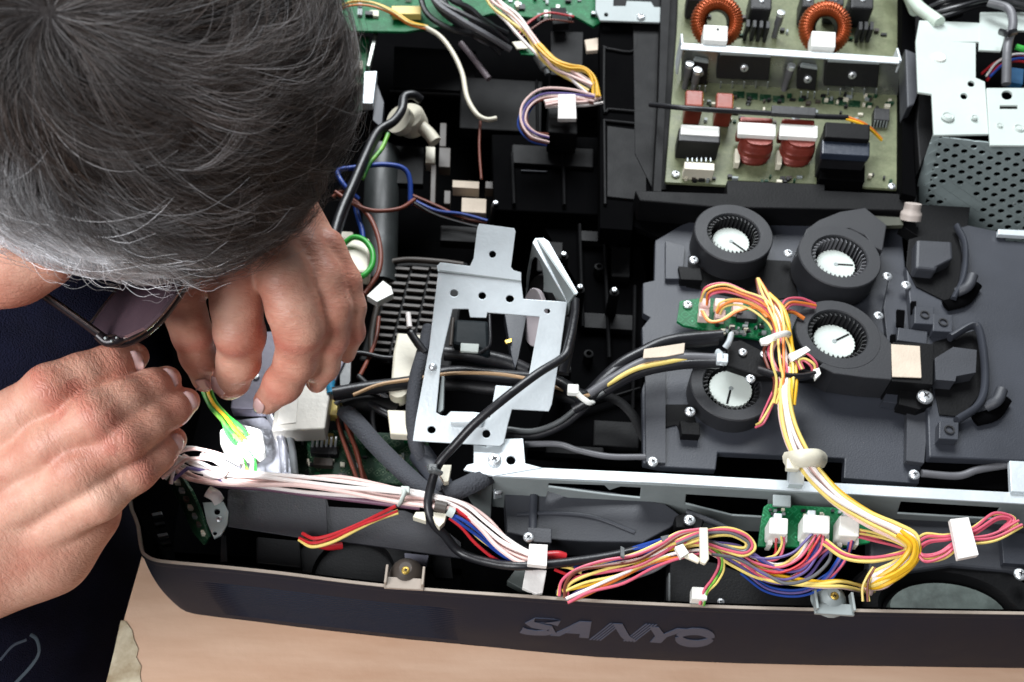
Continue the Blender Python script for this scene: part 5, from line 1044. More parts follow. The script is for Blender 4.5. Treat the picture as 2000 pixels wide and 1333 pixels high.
# ================================================================ the person
def frame_dir(r, u, f): return (RT * r + UP * u + F * f).normalized()
def seg_field(G, segs, k):
    out = None
    for a, b, ra, rb in segs:
        ba = np.array(b - a, dtype=np.float32); pa = G - np.array(a, dtype=np.float32); L = float(ba @ ba) + 1e-6
        t = np.clip((pa @ ba) / L, 0, 1); d = np.sqrt(((pa - t[..., None] * ba) ** 2).sum(-1)) - (ra + t * (rb - ra))
        out = d if out is None else smin(out, d, k)
    return out
def smin(a, b, k):
    h = np.maximum(k - np.abs(a - b), 0) / k
    return np.minimum(a, b) - h * h * k * .25
def ell_field(G, c, axes, rad):
    p = G - np.array(c, dtype=np.float32); q = np.stack([(p @ np.array(ax, dtype=np.float32)) / r for ax, r in zip(axes, rad)], -1)
    k0 = np.sqrt((q ** 2).sum(-1)) + 1e-6; q2 = np.stack([q[..., i] / rad[i] for i in range(3)], -1); k1 = np.sqrt((q2 ** 2).sum(-1)) + 1e-6
    return k0 * (k0 - 1) / k1
class Vol:
    def __init__(s, lo, hi, h):
        s.lo = np.array(lo, dtype=np.float32); s.h = h; s.n = [int((hi[i] - lo[i]) / h) + 1 for i in range(3)]; s.f = np.full(s.n, 9.0, dtype=np.float32)
    def add(s, fn, lo, hi, k):
        a = [max(0, int((lo[i] - s.lo[i]) / s.h)) for i in range(3)]; b = [min(s.n[i], int((hi[i] - s.lo[i]) / s.h) + 2) for i in range(3)]
        if any(b[i] <= a[i] for i in range(3)): return
        ax = [s.lo[i] + s.h * np.arange(a[i], b[i], dtype=np.float32) for i in range(3)]
        G = np.stack(np.meshgrid(*ax, indexing='ij'), -1); sl3 = tuple(slice(a[i], b[i]) for i in range(3))
        s.f[sl3] = smin(s.f[sl3], fn(G), k)
    def segs(s, L, kin=.3, k=.3):
        pad = max(max(x[2], x[3]) for x in L) + k + .6
        P_ = [x[0] for x in L] + [x[1] for x in L]
        s.add(lambda G: seg_field(G, L, kin), [min(p[i] for p in P_) - pad for i in range(3)], [max(p[i] for p in P_) + pad for i in range(3)], k)
    def ell(s, c, axes, rad, k=.5):
        pad = max(rad) + k + .6; s.add(lambda G: ell_field(G, c, axes, rad), [c[i] - pad for i in range(3)], [c[i] + pad for i in range(3)], k)
    def mesh(s):
        f = s.f; I = f < 0; c = np.zeros([n - 1 for n in s.n], dtype=np.uint8)
        for dx in (0, 1):
            for dy in (0, 1):
                for dz in (0, 1): c += I[dx:s.n[0] - 1 + dx, dy:s.n[1] - 1 + dy, dz:s.n[2] - 1 + dz]
        idx = np.argwhere((c > 0) & (c < 8)); N = len(idx); mp_ = np.full(c.shape, -1, dtype=np.int32); mp_[tuple(idx.T)] = np.arange(N)
        off = np.array([(x, y, z) for x in (0, 1) for y in (0, 1) for z in (0, 1)])
        val = np.stack([f[tuple((idx + o).T)] for o in off], 1); acc = np.zeros((N, 3)); cnt = np.zeros(N)
        for i in range(8):
            for j in range(i + 1, 8):
                if np.abs(off[i] - off[j]).sum() != 1: continue
                a, b = val[:, i], val[:, j]; m_ = (a < 0) != (b < 0); t = np.where(m_, a / np.where(m_, a - b, 1), 0)
                acc += np.where(m_[:, None], off[i] + t[:, None] * (off[j] - off[i]), 0); cnt += m_
        V = (idx + acc / cnt[:, None]) * s.h + s.lo
        faces = []
        for ax in range(3):
            sl_a = [slice(1, -1)] * 3; sl_b = [slice(1, -1)] * 3; sl_a[ax] = slice(0, -1); sl_b[ax] = slice(1, None)
            A = I[tuple(sl_a)]; B = I[tuple(sl_b)]; e = np.argwhere(A != B); base = e + 1; base[:, ax] -= 1
            dirn = A[tuple(e.T)]; u = (ax + 1) % 3; v = (ax + 2) % 3; q = []
            for (du, dv) in ((-1, -1), (0, -1), (0, 0), (-1, 0)):
                p = base.copy(); p[:, u] += du; p[:, v] += dv; q.append(mp_[tuple(p.T)])
            q = np.stack(q, 1); q[~dirn] = q[~dirn][:, ::-1]; faces.append(q)
        Q = np.concatenate(faces); Q = Q[(Q >= 0).all(1)]
        return V, Q
# ---- head axes from the picture
Hc = pd(205, 82, 35.0)
fH = frame_dir(.62, -.45, .64); fH.normalize()
uH = (-F - fH * (-F).dot(fH)).normalized(); sH = uH.cross(fH).normalized()
if sH.dot(UP) < 0: sH = -sH
HR = (8.7, 7.2, 8.0)       # along face, side, up
hax = (fH, sH, uH)
# ---- hands
def chain(L): return [(pd(*L[i][:3]), pd(*L[i + 1][:3]), L[i][3] * L[i][2] / FPX, L[i + 1][3] * L[i + 1][2] / FPX) for i in range(len(L) - 1)]
up_f = {'thumb': [(390, 520, 42.5, 44), (352, 560, 42.6, 40), (364, 618, 43.2, 38), (376, 655, 43.8, 37), (386, 695, 44.6, 32), (400, 742, 45.6, 25)],
        'index': [(468, 500, 41.6, 50), (456, 545, 41.4, 49), (462, 600, 41.8, 47), (470, 655, 42.6, 46), (466, 706, 43.6, 40), (452, 744, 44.6, 33), (446, 758, 45.0, 24)],
        'middle': [(540, 490, 41.6, 48), (556, 545, 41.0, 50), (573, 605, 41.2, 50), (584, 650, 41.9, 46), (578, 705, 43.0, 39), (553, 750, 44.0, 36), (522, 784, 44.8, 27)],
        'ring': [(600, 485, 42.2, 40), (632, 545, 42.0, 38), (648, 600, 42.3, 36), (646, 660, 43.2, 33), (632, 715, 44.4, 29), (618, 748, 45.2, 21)],
        'little': [(640, 480, 42.8, 34), (676, 550, 43.0, 28), (688, 600, 43.3, 25), (690, 650, 44.2, 21), (678, 695, 45.2, 16)]}
lo_f = {'index': [(-40, 880, 39.6, 64), (35, 812, 38.9, 52), (100, 762, 38.7, 48), (160, 735, 39.4, 42), (215, 714, 40.2, 37), (262, 697, 41.2, 29)],
        'middle': [(-20, 945, 39.3, 56), (95, 870, 38.6, 48), (185, 816, 38.5, 46), (245, 782, 39.4, 39), (295, 758, 40.4, 34), (326, 742, 41.4, 28)],
        'ring': [(10, 1000, 39.3, 54), (150, 918, 38.6, 47), (240, 858, 39.0, 42), (290, 825, 39.8, 37), (335, 800, 40.8, 33), (364, 784, 41.6, 27)],
        'little': [(70, 1045, 39.8, 50), (195, 972, 39.1, 42), (265, 920, 39.8, 38), (305, 888, 40.6, 33), (338, 860, 41.6, 27)],
        'thumb': [(60, 900, 42.5, 60), (180, 850, 43.5, 50), (270, 820, 44.2, 42), (330, 800, 44.2, 34)]}
lo_b = np.array([1e9] * 3); hi_b = -lo_b
ptsb = [pd(*q[:3]) for d_ in (up_f, lo_f) for L in d_.values() for q in L] + [Hc + fH * 11, Hc - fH * 11, Hc + uH * 12, Hc - uH * 15, Hc + sH * 10, Hc - sH * 10, pd(-420, 1150, 38)]
for p in ptsb:
    for i in range(3): lo_b[i] = min(lo_b[i], p[i] - 2.5); hi_b[i] = max(hi_b[i], p[i] + 2.5)
H_ = 0.12
vol = Vol(lo_b, hi_b, H_)
# lower hand: back of hand, wrist and forearm
a_ = lambda x, y, D, r: (pd(x, y, D), r * D / FPX)
def cap(x0, y0, d0, r0, x1, y1, d1, r1): return (pd(x0, y0, d0), pd(x1, y1, d1), r0 * d0 / FPX, r1 * d1 / FPX)
vol.segs([cap(20, 905, 40.4, 82, -90, 1010, 40.2, 105), cap(70, 965, 40.4, 82, -80, 1040, 40.2, 110), cap(135, 1005, 40.6, 72, -30, 1085, 40.4, 92), cap(165, 1000, 41.0, 62, 95, 1082, 41.2, 70),
          cap(-80, 1030, 40.2, 118, -420, 1150, 38, 140), cap(95, 1082, 41.2, 70, -60, 1125, 40.4, 100), cap(-20, 880, 40.6, 80, -100, 960, 40.4, 100)], 1.2, .5)
for nm, L in lo_f.items(): vol.segs(chain(L), .5, .14)
# upper hand: back of hand and wrist leading up under the head
vol.segs([cap(430, 510, 43.2, 74, 400, 420, 43.4, 90), cap(500, 500, 42.8, 66, 450, 400, 43.2, 90), cap(565, 495, 42.8, 60, 500, 400, 43.2, 86), cap(618, 495, 43.2, 50, 540, 400, 43.4, 70),
          cap(455, 410, 43.3, 88, 380, 240, 43.5, 100), cap(380, 240, 43.5, 100, 200, 20, 44, 130)], 1.2, .5)
for nm, L in up_f.items(): vol.segs(chain(L), .4, .18)
# knuckle bulges
for (x, y, D, r) in ((462, 652, 41.9, 44), (590, 640, 41.3, 42), (100, 758, 38.6, 42), (188, 814, 38.5, 41), (556, 545, 40.9, 40), (556, 545, 40.9, 38)):
    p, r_ = a_(x, y, D, r); vol.ell(p, hax, (r_, r_, r_), .35)
vol.segs([cap(-90, 530, 36.5, 66, 20, 518, 36.5, 62), cap(20, 518, 36.5, 62, 95, 512, 36.6, 46)], .5, .5)
# head
vol.ell(Hc, hax, HR, .5)
J = lambda f, s, u: Hc + fH * f + sH * s + uH * u
vol.ell(J(3.2, 0, -5.2), hax, (6.0, 6.1, 6.6), 1.5)           # jaw and cheeks
vol.ell(J(7.6, 0, -1.0), hax, (1.6, 5.6, 1.2), 1.0)           # brow
vol.segs([(J(8.6, 0, -1.8), J(10.4, 0, -4.6), .6, .95)], .4, .6)   # nose
vol.ell(J(8.3, 0, -7.0), hax, (.9, 2.3, .45), .4); vol.ell(J(8.2, 0, -7.9), hax, (.9, 2.0, .5), .4)   # lips
vol.ell(J(7.6, 0, -10.2), hax, (1.5, 2.0, 1.4), 1.0)          # chin
for s_ in (-1, 1):
    vol.ell(J(-.3, s_ * 7.7, -2.6), hax, (1.5, .6, 2.8), .5)  # ear
    vol.ell(J(6.3, s_ * 3.6, -4.2), hax, (1.8, 2.2, 1.6), 1.0) # cheekbone
    vol.ell(J(8.0, s_ * 3.1, -2.4), hax, (1.0, 1.3, .8), .3)  # eyelid
vol.segs([(pd(-80, 520, 36.8), J(-4.0, -1.5, -9), 1.4, 4.5), (pd(20, 515, 36.8), J(-1.0, -3.0, -6), 1.2, 3.5)], 1, 1.5)
vol.segs([(J(-2.5, 0, -6), J(-4.5, 0, -15), 5.6, 6.0)], 1, 2.0)
for k in range(2):                                            # soften the voxel field slightly
    f = vol.f; 
    for ax in range(3):
        s0 = [slice(None)] * 3; s1 = [slice(None)] * 3; s2 = [slice(None)] * 3; s0[ax] = slice(1, -1); s1[ax] = slice(0, -2); s2[ax] = slice(2, None)
        f[tuple(s0)] = f[tuple(s0)] * .7 + (f[tuple(s1)] + f[tuple(s2)]) * .15
V, Q = vol.mesh(); del vol.f
person = thing('person', 'grey-haired man in a dark navy shirt leaning over the open projector', 'person', Vector((ex - 14, -8, -70)))
skin = mat('skin', (222, 174, 152), .44, 0, 0, 45, 0, 400, spec=.45, col2=(198, 134, 114), sss=.15)
nt = skin.node_tree; b = nt.nodes['Principled BSDF']; tc = nt.nodes['Texture Coordinate']
v1 = nt.nodes.new('ShaderNodeTexVoronoi'); v1.inputs['Scale'].default_value = 900; v1.feature = 'DISTANCE_TO_EDGE'
n2 = nt.nodes.new('ShaderNodeTexNoise'); n2.inputs['Scale'].default_value = 130; n2.inputs['Detail'].default_value = 6
mpn = nt.nodes.new('ShaderNodeMapping'); mpn.inputs['Scale'].default_value = (1, 1.0, 1)
nt.links.new(tc.outputs['Object'], mpn.inputs[0]); nt.links.new(mpn.outputs[0], n2.inputs['Vector']); nt.links.new(tc.outputs['Object'], v1.inputs['Vector'])
ad = nt.nodes.new('ShaderNodeMath'); ad.operation = 'MULTIPLY_ADD'; nt.links.new(v1.outputs['Distance'], ad.inputs[0]); ad.inputs[1].default_value = .6; nt.links.new(n2.outputs['Fac'], ad.inputs[2])
bp = nt.nodes.new('ShaderNodeBump'); bp.inputs['Strength'].default_value = .30; bp.inputs['Distance'].default_value = .0009
nt.links.new(ad.outputs[0], bp.inputs['Height']); nt.links.new(bp.outputs[0], b.inputs['Normal'])
body = mk('body', V, Q.tolist(), skin, person, smooth=True)
VB = V.copy()
wr = np.zeros(len(V)); al = np.zeros(len(V))
for d_, which in ((up_f, (3,)), (lo_f, (2,))):
    for nm, L in d_.items():
        for ji in (which[0], len(L) - 2):
            if ji >= len(L) - 1: continue
            p = np.array(tuple(pd(*L[ji][:3]))); a1 = pd(*L[ji + 1][:3]) - pd(*L[ji - 1][:3]); a1.normalize(); a1 = np.array(tuple(a1))
            dv = V - p; ds = np.sqrt((dv ** 2).sum(1)); u_ = dv @ a1; w_ = np.exp(-(u_ / .38) ** 2) * (ds < 1.7) * (.9 if ji == which[0] else .45)
            m_ = w_ > wr; wr[m_] = w_[m_]; al[m_] = u_[m_]
dl = (RT * .86 + UP * .48).normalized(); du = (UP * -.95 + RT * -.1).normalized(); hm = (VB @ np.array(tuple(RT)) > pd(300, 700, 42).dot(RT)) | (VB @ np.array(tuple(UP)) > pd(200, 660, 41).dot(UP))
uu = np.where(hm, VB @ np.array(tuple(du)), VB @ np.array(tuple(dl))); pu = du.cross(F).normalized(); pl_ = dl.cross(F).normalized(); vv = np.where(hm, VB @ np.array(tuple(pu)), VB @ np.array(tuple(pl_))); fw = VB @ np.array(tuple(F))
q_ = body.data.attributes.new('fold', 'FLOAT_VECTOR', 'POINT'); q_.data.foreach_set('vector', np.stack([uu * 7.5, vv * 2.2, fw * 3.5], 1).astype(np.float32).ravel())
for nm_, arr in (('wrinkle', wr), ('along', al)):
    q_ = body.data.attributes.new(nm_, 'FLOAT', 'POINT'); q_.data.foreach_set('value', arr.astype(np.float32))
nt = skin.node_tree
A1 = nt.nodes.new('ShaderNodeAttribute'); A1.attribute_name = 'wrinkle'; A2 = nt.nodes.new('ShaderNodeAttribute'); A2.attribute_name = 'along'
nn = nt.nodes.new('ShaderNodeTexNoise'); nn.inputs['Scale'].default_value = 110; nt.links.new(nt.nodes['Texture Coordinate'].outputs['Object'], nn.inputs['Vector'])
def mth(op, a, b_, c_=None):
    m_ = nt.nodes.new('ShaderNodeMath'); m_.operation = op
    for i_, q_ in enumerate((a, b_, c_)):
        if q_ is None: continue
        if isinstance(q_, (int, float)): m_.inputs[i_].default_value = q_
        else: nt.links.new(q_, m_.inputs[i_])
    return m_.outputs[0]
ph_ = mth('ADD', mth('MULTIPLY', A2.outputs['Fac'], 22.0), mth('MULTIPLY', nn.outputs['Fac'], 26.0))
sn = mth('POWER', mth('ABSOLUTE', mth('SINE', ph_, 0), 0), .35)
wv = mth('MULTIPLY', mth('MULTIPLY', sn, A1.outputs['Fac']), .7)
b_ = nt.nodes['Principled BSDF']; cs = b_.inputs['Base Color'].links[0].from_socket
mx_ = nt.nodes.new('ShaderNodeMix'); mx_.data_type = 'RGBA'; nt.links.new(mth('MULTIPLY', A1.outputs['Fac'], .55), mx_.inputs[0]); nt.links.new(cs, mx_.inputs[6]); mx_.inputs[7].default_value = sl(192, 104, 90); nt.links.new(mx_.outputs[2], b_.inputs['Base Color'])
A3 = nt.nodes.new('ShaderNodeAttribute'); A3.attribute_name = 'fold'; n5 = nt.nodes.new('ShaderNodeTexNoise'); n5.inputs['Scale'].default_value = 1.0; n5.inputs['Detail'].default_value = 6; n5.inputs['Distortion'].default_value = .6; nt.links.new(A3.outputs['Vector'], n5.inputs['Vector'])
tot = mth('ADD', mth('MULTIPLY', ad.outputs[0], .6), mth('ADD', wv, mth('MULTIPLY', n5.outputs['Fac'], 1.5))); nt.links.new(tot, bp.inputs['Height']); bp.inputs['Strength'].default_value = .42
n3 = nt.nodes.new('ShaderNodeTexNoise'); n3.inputs['Scale'].default_value = 30; n3.inputs['Detail'].default_value = 2; nt.links.new(nt.nodes['Texture Coordinate'].outputs['Object'], n3.inputs['Vector'])
bp2 = nt.nodes.new('ShaderNodeBump'); bp2.inputs['Strength'].default_value = .35; bp2.inputs['Distance'].default_value = .004; nt.links.new(n3.outputs['Fac'], bp2.inputs['Height']); nt.links.new(bp2.outputs[0], bp.inputs['Normal'])
print('body', len(V), len(Q), H_)
# ---- nails
nailm = mat('nail', (238, 196, 192), .22, 0, .02, 40, 0, 100, coat=.3, sss=.1)
def nail(x, y, D, r, n, d, L, W):
    n = frame_dir(*n); d = frame_dir(*d); d = (d - n * d.dot(n)).normalized(); s = n.cross(d); rr = r * D / FPX
    c0 = pd(x, y, D) - n * .1; L *= .80; W *= .66; A, B_ = 11, 11; loc = VB[((VB - np.array(tuple(c0))) ** 2).sum(1) < 3.2]
    R2 = np.full((A, B_), np.nan); dirs = {}
    for i in range(A):
        for j in range(B_):
            u = i / (A - 1) * 2 - 1; v = j / (B_ - 1) * 2 - 1; v2 = v * (1 - .22 * max(0, abs(u) - .5) * 2 * abs(u)); ang = v2 * W / rr
            b0 = c0 + d * (u * L * (1 - .16 * v * v)); q = n * math.cos(ang) + s * math.sin(ang); dirs[(i, j)] = (b0, q)
            w_ = loc - np.array(tuple(b0)); t = w_ @ np.array(tuple(q)); pp = np.sqrt(np.maximum((w_ ** 2).sum(1) - t * t, 0)); m_ = (pp < .13) & (t > 0)
            if m_.any(): R2[i, j] = min(t[m_].max(), rr * 1.45)
    ok = ~np.isnan(R2); R2[~ok] = R2[ok].mean() if ok.any() else rr
    for _ in range(3): R2[1:-1, 1:-1] = (R2[1:-1, 1:-1] * 2 + R2[:-2, 1:-1] + R2[2:, 1:-1] + R2[1:-1, :-2] + R2[1:-1, 2:]) / 6
    V = []; Fc = []
    for i in range(A):
        for j in range(B_):
            b0, q = dirs[(i, j)]; e = max(abs(i / (A - 1) * 2 - 1) if i < A / 2 else 0, abs(j / (B_ - 1) * 2 - 1)); V.append(b0 + q * (R2[i, j] + .028 - .035 * e ** 4))
    for i in range(A - 1):
        for j in range(B_ - 1): Fc.append((i * B_ + j, i * B_ + j + 1, (i + 1) * B_ + j + 1, (i + 1) * B_ + j))
    o = mk('fingernail', V, Fc, nailm, person, smooth=True)
    sol = o.modifiers.new('thick', 'SOLIDIFY'); sol.thickness = .0004; return o
nail(444, 744, 44.7, 29, (-.30, -.22, -.92), (-.25, -.9, .35), .46, .50)
nail(526, 780, 44.7, 29, (-.62, -.45, -.62), (-.62, -.7, .3), .50, .42)
nail(258, 699, 41.1, 31, (.35, -.25, -.9), (.85, .3, .4), .55, .5)
nail(322, 744, 41.3, 30, (.45, .15, -.88), (.8, .35, .45), .5, .45)
nail(360, 786, 41.5, 29, (.45, .1, -.88), (.75, .35, .5), .48, .42)
nail(335, 862, 41.5, 28, (.5, .0, -.86), (.6, .5, .55), .42, .38)
nail(398, 738, 45.4, 27, (.2, -.5, -.85), (.2, -.85, .4), .45, .4)
# ---- hair
whorl = (uH * math.cos(R_(52)) - fH * math.sin(R_(52)) + sH * .05).normalized()
whorl = (pd(92, 22, 27) - Hc).normalized()
def nrm(d): # surface point of scalp ellipsoid in direction d
    q = Vector((d.dot(fH) / HR[0], d.dot(sH) / HR[1], d.dot(uH) / HR[2])); return d / q.length
hairm = bpy.data.materials.new('hair'); hairm.use_nodes = True; nt = hairm.node_tree; b = nt.nodes['Principled BSDF']
at_ = nt.nodes.new('ShaderNodeAttribute'); at_.attribute_name = 'tint'
nt.links.new(at_.outputs['Color'], b.inputs['Base Color']); b.inputs['Roughness'].default_value = .42; b.inputs['Specular IOR Level'].default_value = .35
NS = 42000; NP = 10
cl_n = 900
def rand_dir():
    while True:
        d = Vector(rng.normal(size=3)); d.normalize(); f, s, u = d.dot(fH), d.dot(sH), d.dot(uH)
        lim = -.30 - .25 * max(0, -f) + .36 * max(0, f) ** 1.5
        if abs(s) > .5 and f > .15: lim += (abs(s) - .5) * .25
        if s < -.4: lim -= .22
        if u > lim and d.dot(F) < .35: return d
clumps = [rand_dir() for _ in range(cl_n)]
cd_arr = np.array([tuple(c) for c in clumps]); cl_r = rng.random((cl_n, 4))
def flow(d, sw):
    t = d - whorl; t = t - d * t.dot(d)
    if t.length < 1e-4: t = Vector((1, 0, 0))
    t.normalize(); sd = d.cross(t)
    return (t * math.cos(sw) + sd * math.sin(sw)).normalized()
big = np.array([tuple(rand_dir()) for _ in range(170)]); big_r = rng.random((170, 3))
pos = np.zeros((NS, NP, 3)); tint = np.zeros((NS, 3)); radv = np.zeros((NS, NP))
scr = {}
for i in range(NS):
    if i % 7 == 0: d = (whorl + Vector(rng.normal(size=3)) * .10).normalized() if rng.random() < .12 else rand_dir()
    else: d = rand_dir()
    ci = int(np.argmax(cd_arr @ np.array(tuple(d)))); cr4 = cl_r[ci]; cdir = clumps[ci]
    bi = int(np.argmax(big @ np.array(tuple(d)))); br_ = big_r[bi]; front = max(0, d.dot(fH) - .35)
    stray = rng.random() < .03 + .10 * front
    side_ = d.dot(sH)
    sw = .24 + .9 * (cr4[0] - .5) + 1.2 * (br_[0] - .5) * min(1, 2.2 * max(0, .95 - d.dot(whorl))) + .10 * rng.normal() + ((0.8 * rng.normal() if d.dot(whorl) < .85 else .2) if stray else 0)
    L = (2.5 + 2.0 * cr4[1] + rng.normal() * .5) * (.55 + .45 * min(1, max(0, d.dot(uH) + .35)))
    if d.dot(whorl) > .9: L *= .9
    if d.dot(fH) > .1 and side_ < -.25: L *= .62
    lift = .08 + .50 * cr4[2] ** 1.5 + .45 * br_[1] ** 1.6 + .14 * rng.random() + ((.25 + .3 * rng.random()) if stray else 0)
    curl = .10 + .22 * (cr4[3] - .2)
    gz = min(1, max(0, 2.6 * (-side_ - .40))); x = nrm(d) * .985; dd = d.copy(); sp = L / (NP - 1); h0 = 0
    for j in range(NP):
        t = j / (NP - 1)
        h = lift * math.sin(min(1.0, t * 1.25) * math.pi * .62) + .05
        base = nrm(dd); pos[i, j] = tuple(Hc + base + dd * h)
        radv[i, j] = (.0048 + .002 * cr4[1] + (.0018 if i % 23 == 0 else 0)) * (1 + .5 * gz) * (1 - .6 * t)
        g = flow(dd, sw + curl * t * 2.0)
        nx = base + g * sp
        if not stray: nx = nx.lerp(nrm((cdir + g * (t * .42)).normalized()), .26 * t)
        dd = nx.normalized()
    # greying: much more toward the temple (lower left of the picture) and the nape rim; pale highlight on the temple side is painted in too
    P_ = pos[i, 0]; f_, s_, u_ = d.dot(fH), d.dot(sH), d.dot(uH)
    grey = .10 + 2.6 * max(0, -s_ - .40) + .8 * max(0, .35 - u_) + .11 * rng.normal() + .22 * (cr4[3] - .5)
    if rng.random() < .05 or i % 23 == 0: grey += .32
    g_ = min(1, max(0, grey)); dark = np.array([.056, .034, .024]); gr = np.array([.86, .87, .90])
    tint[i] = (dark + (gr - dark) * g_ ** 1.35) * (max(.9, .5 + .8 * cr4[1]) if gz > .5 else (.40 + .8 * cr4[1]) * (.55 + .8 * br_[2])) * (.6 + .8 * rng.random())
hc = bpy.data.hair_curves.new('hair'); hc.add_curves([NP] * NS)
hcen = np.array(tuple(Hc))
hc.points.foreach_set('position', ((pos - hcen) * CM).astype(np.float32).ravel())
at1 = hc.attributes.new('radius', 'FLOAT', 'POINT'); at1.data.foreach_set('value', (radv * CM).astype(np.float32).ravel())
at2 = hc.attributes.new('tint', 'FLOAT_COLOR', 'CURVE'); at2.data.foreach_set('color', np.concatenate([tint, np.ones((NS, 1))], 1).astype(np.float32).ravel())
hc.materials.append(hairm)
ho = bpy.data.objects.new('hair', hc); C.objects.link(ho); ho.parent = person; ho.location = (Hc - wpos(person)) * CM
# dark under-layer of hair hugging the scalp
V = []; Fc = []; A, B_ = 40, 60; keep = {}
capm = mat('hair_underlayer', (34, 28, 27), .8, 0, .2, 60, .5, 300)
for i in range(A + 1):
    th = math.pi * .60 * i / A
    for j in range(B_):
        ph = 2 * math.pi * j / B_; d = (uH * math.cos(th) + (fH * math.cos(ph) + sH * math.sin(ph)) * math.sin(th)).normalized()
        lim = -.26 - .25 * max(0, -d.dot(fH)) + .36 * max(0, d.dot(fH)) ** 1.5
        if abs(d.dot(sH)) > .5 and d.dot(fH) > .15: lim += (abs(d.dot(sH)) - .5) * .25
        keep[(i, j)] = d.dot(uH) > lim; V.append(Hc + nrm(d) + d * .09)
for i in range(A):
    for j in range(B_):
        j2 = (j + 1) % B_
        if keep[(i, j)] and keep[(i, j2)] and keep[(i + 1, j)] and keep[(i + 1, j2)]: Fc.append((i * B_ + j, (i + 1) * B_ + j, (i + 1) * B_ + j2, i * B_ + j2))
mk('hair_underlayer', V, Fc, capm, person, smooth=True)
# ---- shirt (cloth volume around the torso) and trousers
sv_ = Vol((ex - 46, -38, -40), (ex + 3, 34, 26), .45)
T = lambda x, y, z: Vector((ex + x, y, z))
nb_ = J(-4.5, 0, -15)
sv_.segs([(T(-16, -20, -34), T(-15, -16, -8), 15.2, 14.6), (T(-15, -16, -8), T(-17, -6, 6), 14.6, 13.0), (T(-17, -6, 6), nb_ + Vector((0, 0, -6)), 12.5, 10)], 4, 2)
sv_.segs([(pd(60, 700, 48), pd(-60, 660, 48), 5.0, 7.0), (pd(-60, 660, 48), T(-18, -8, 4), 7, 9)], 2, 3)
sv_.segs([(pd(215, 690, 49), pd(150, 640, 48), 3.2, 5.0)], 2, 2.0)
V, Q = sv_.mesh()
ph = V * np.array([.55, .8, .35]); nz = np.sin(ph[:, 0] * 1.3 + np.sin(ph[:, 1]) * 1.4 + ph[:, 2]) * .28 + np.sin(ph[:, 1] * 2.1 + ph[:, 2] * 2.6 + np.sin(ph[:, 0] * 2)) * .16
V = V + nz[:, None] * np.array([.6, .3, .3]); V[:, 0] = np.minimum(V[:, 0], np.where(V[:, 2] < 1.2, ex - .15, 99))
navy = mat('navy_cloth', (20, 22, 42), .9, 0, .15, 60, .35, 1400, spec=.15)
mk('shirt', V, Q.tolist(), navy, person, smooth=True)
tr = Vol((ex - 46, -60, -76), (ex - 2, 10, -20), .8)
for s_ in (-30, -2): tr.segs([(T(-17, s_ * .5 - 8, -30), T(-18, s_ * .6 - 6, -76), 11, 7)], 3, 3)
V, Q = tr.mesh(); mk('trousers', V, Q.tolist(), mat('denim', (48, 60, 78), .85, 0, .2, 60, .3, 900), person, smooth=True)
tube('pocket_stitch', [pd(30, 1335, 47), pd(62, 1300, 47), pd(76, 1275, 47), pd(72, 1250, 47.4), pd(60, 1240, 47.8)], .09, mat('stitch', (46, 56, 64), .8), person, raw=True, flat=.4)
tube('pocket_stitch', [pd(0, 1290, 47.5), pd(25, 1262, 47.5), pd(52, 1250, 47.6)], .07, mat('stitch_b', (34, 42, 54), .8), person, raw=True, flat=.4)
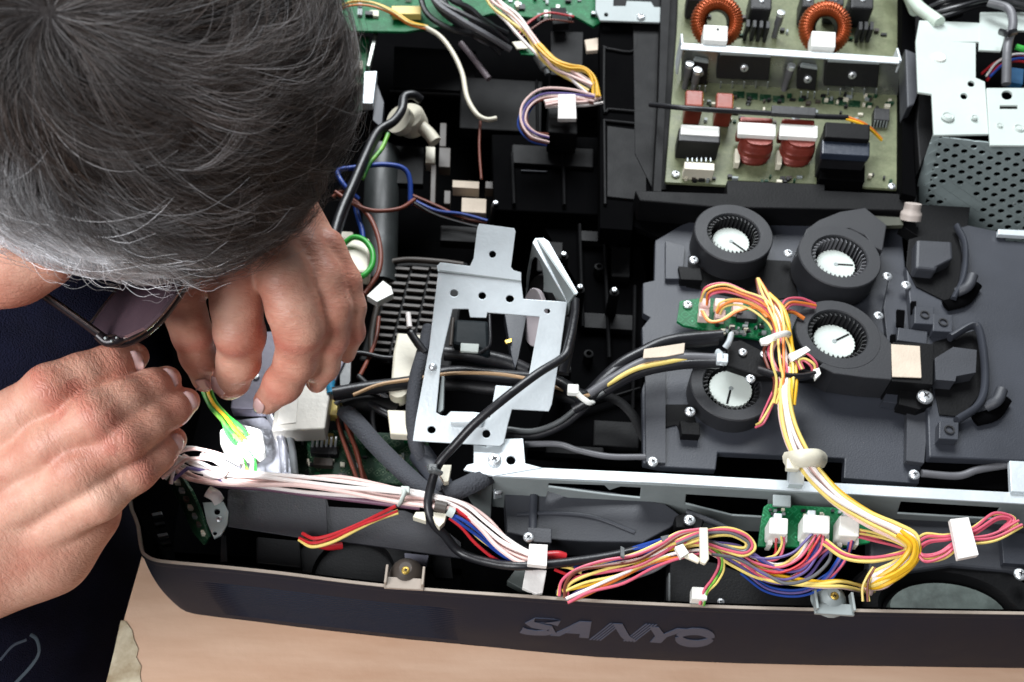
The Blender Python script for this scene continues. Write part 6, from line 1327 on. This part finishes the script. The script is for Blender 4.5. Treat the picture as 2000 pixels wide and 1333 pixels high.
# ---- glasses
gl = thing('eyeglasses', 'thin metal-framed tinted glasses on the man, seen edge-on below his grey temple hair', 'glasses', pd(210, 664, 38.5))
Hg = pd(212, 662, 38.6); B1 = pd(372, 512, 38.6); ld = (B1 - Hg).normalized(); PLn = Pl(Hg, B1, pd(172, 640, 41.2))
fr = mat('gunmetal', (112, 100, 98), .25, .85, .1)
frd = mat('frame_dark', (38, 32, 36), .3, .3, .1)
lensm = mat('tinted_lens', (104, 84, 92), .10, 0, .05, 14, 0, 100, spec=.9, alpha=.86, col2=(40, 24, 34), coat=.6)
top = [(212, 662), (245, 660), (280, 642), (312, 612), (340, 575), (360, 540), (374, 505)]
tube('brow_bar', [pd(x, y, 38.4) for x, y in top], .17, fr, gl, raw=True); tube('rim_front', [pd(x + 3, y + 7, 38.8) for x, y in top], .22, frd, gl, raw=True)
lp = [(176, 641), (190, 618), (222, 572), (248, 540), (300, 500), (372, 500), (362, 536), (340, 574), (312, 610), (280, 640), (245, 656), (214, 658)]
pplate('lens', PLn, lp, .12, lensm, gl, bevel=0)
tube('rim_lower', [PLn(x, y, .02) for x, y in [(214, 660), (172, 643), (188, 616), (222, 572), (250, 538)]], .05, fr, gl, raw=True)
tube('bridge', [B1 - UP * .1, B1 + ld * 1.2, B1 + ld * 2.2], .13, fr, gl, raw=True)
c2 = B1 + ld * 5.2; V, Fc = lathe(c2, [(.01, .05), (2.6, .05), (2.6, -.07), (.01, -.07)], 26, PLn.n, ld); mk('lens', V, Fc, lensm, gl, smooth=True, autosmooth=40)
tube('temple_arm', [pd(208, 664, 38.5), pd(150, 622, 38.2), (pd(80, 573, 37.8)), pd(10, 525, 37.2), pd(-60, 480, 36.8)], .15, frd, gl, raw=True, flat=1.6)
tube('temple_arm', [pd(208, 660, 38.3), pd(150, 618, 38.0), (pd(80, 569, 37.6)), pd(10, 521, 37.0)], .045, fr, gl, raw=True)
tube('temple_arm', [B1 + ld * 8.2, B1 + ld * 8.4 - fH * 6, B1 + ld * 7.4 - fH * 11], .11, frd, gl, raw=True)
tube('hinge', [pd(192, 655, 38.3), pd(208, 668, 38.3), pd(226, 666, 38.3), pd(240, 660, 38.4)], .2, frd, gl, raw=True)
for (x, y, r) in ((206, 661, .12), (218, 667, .11), (228, 660, .09)):
    r *= .6; V, Fc = lathe(pd(x, y, 38.05), [(r, -.1), (r, 0), (r * .6, .06), (.01, .06)], 12, -F); mk('hinge_screw', V, Fc, M['steel_d'], gl, smooth=True, autosmooth=40)
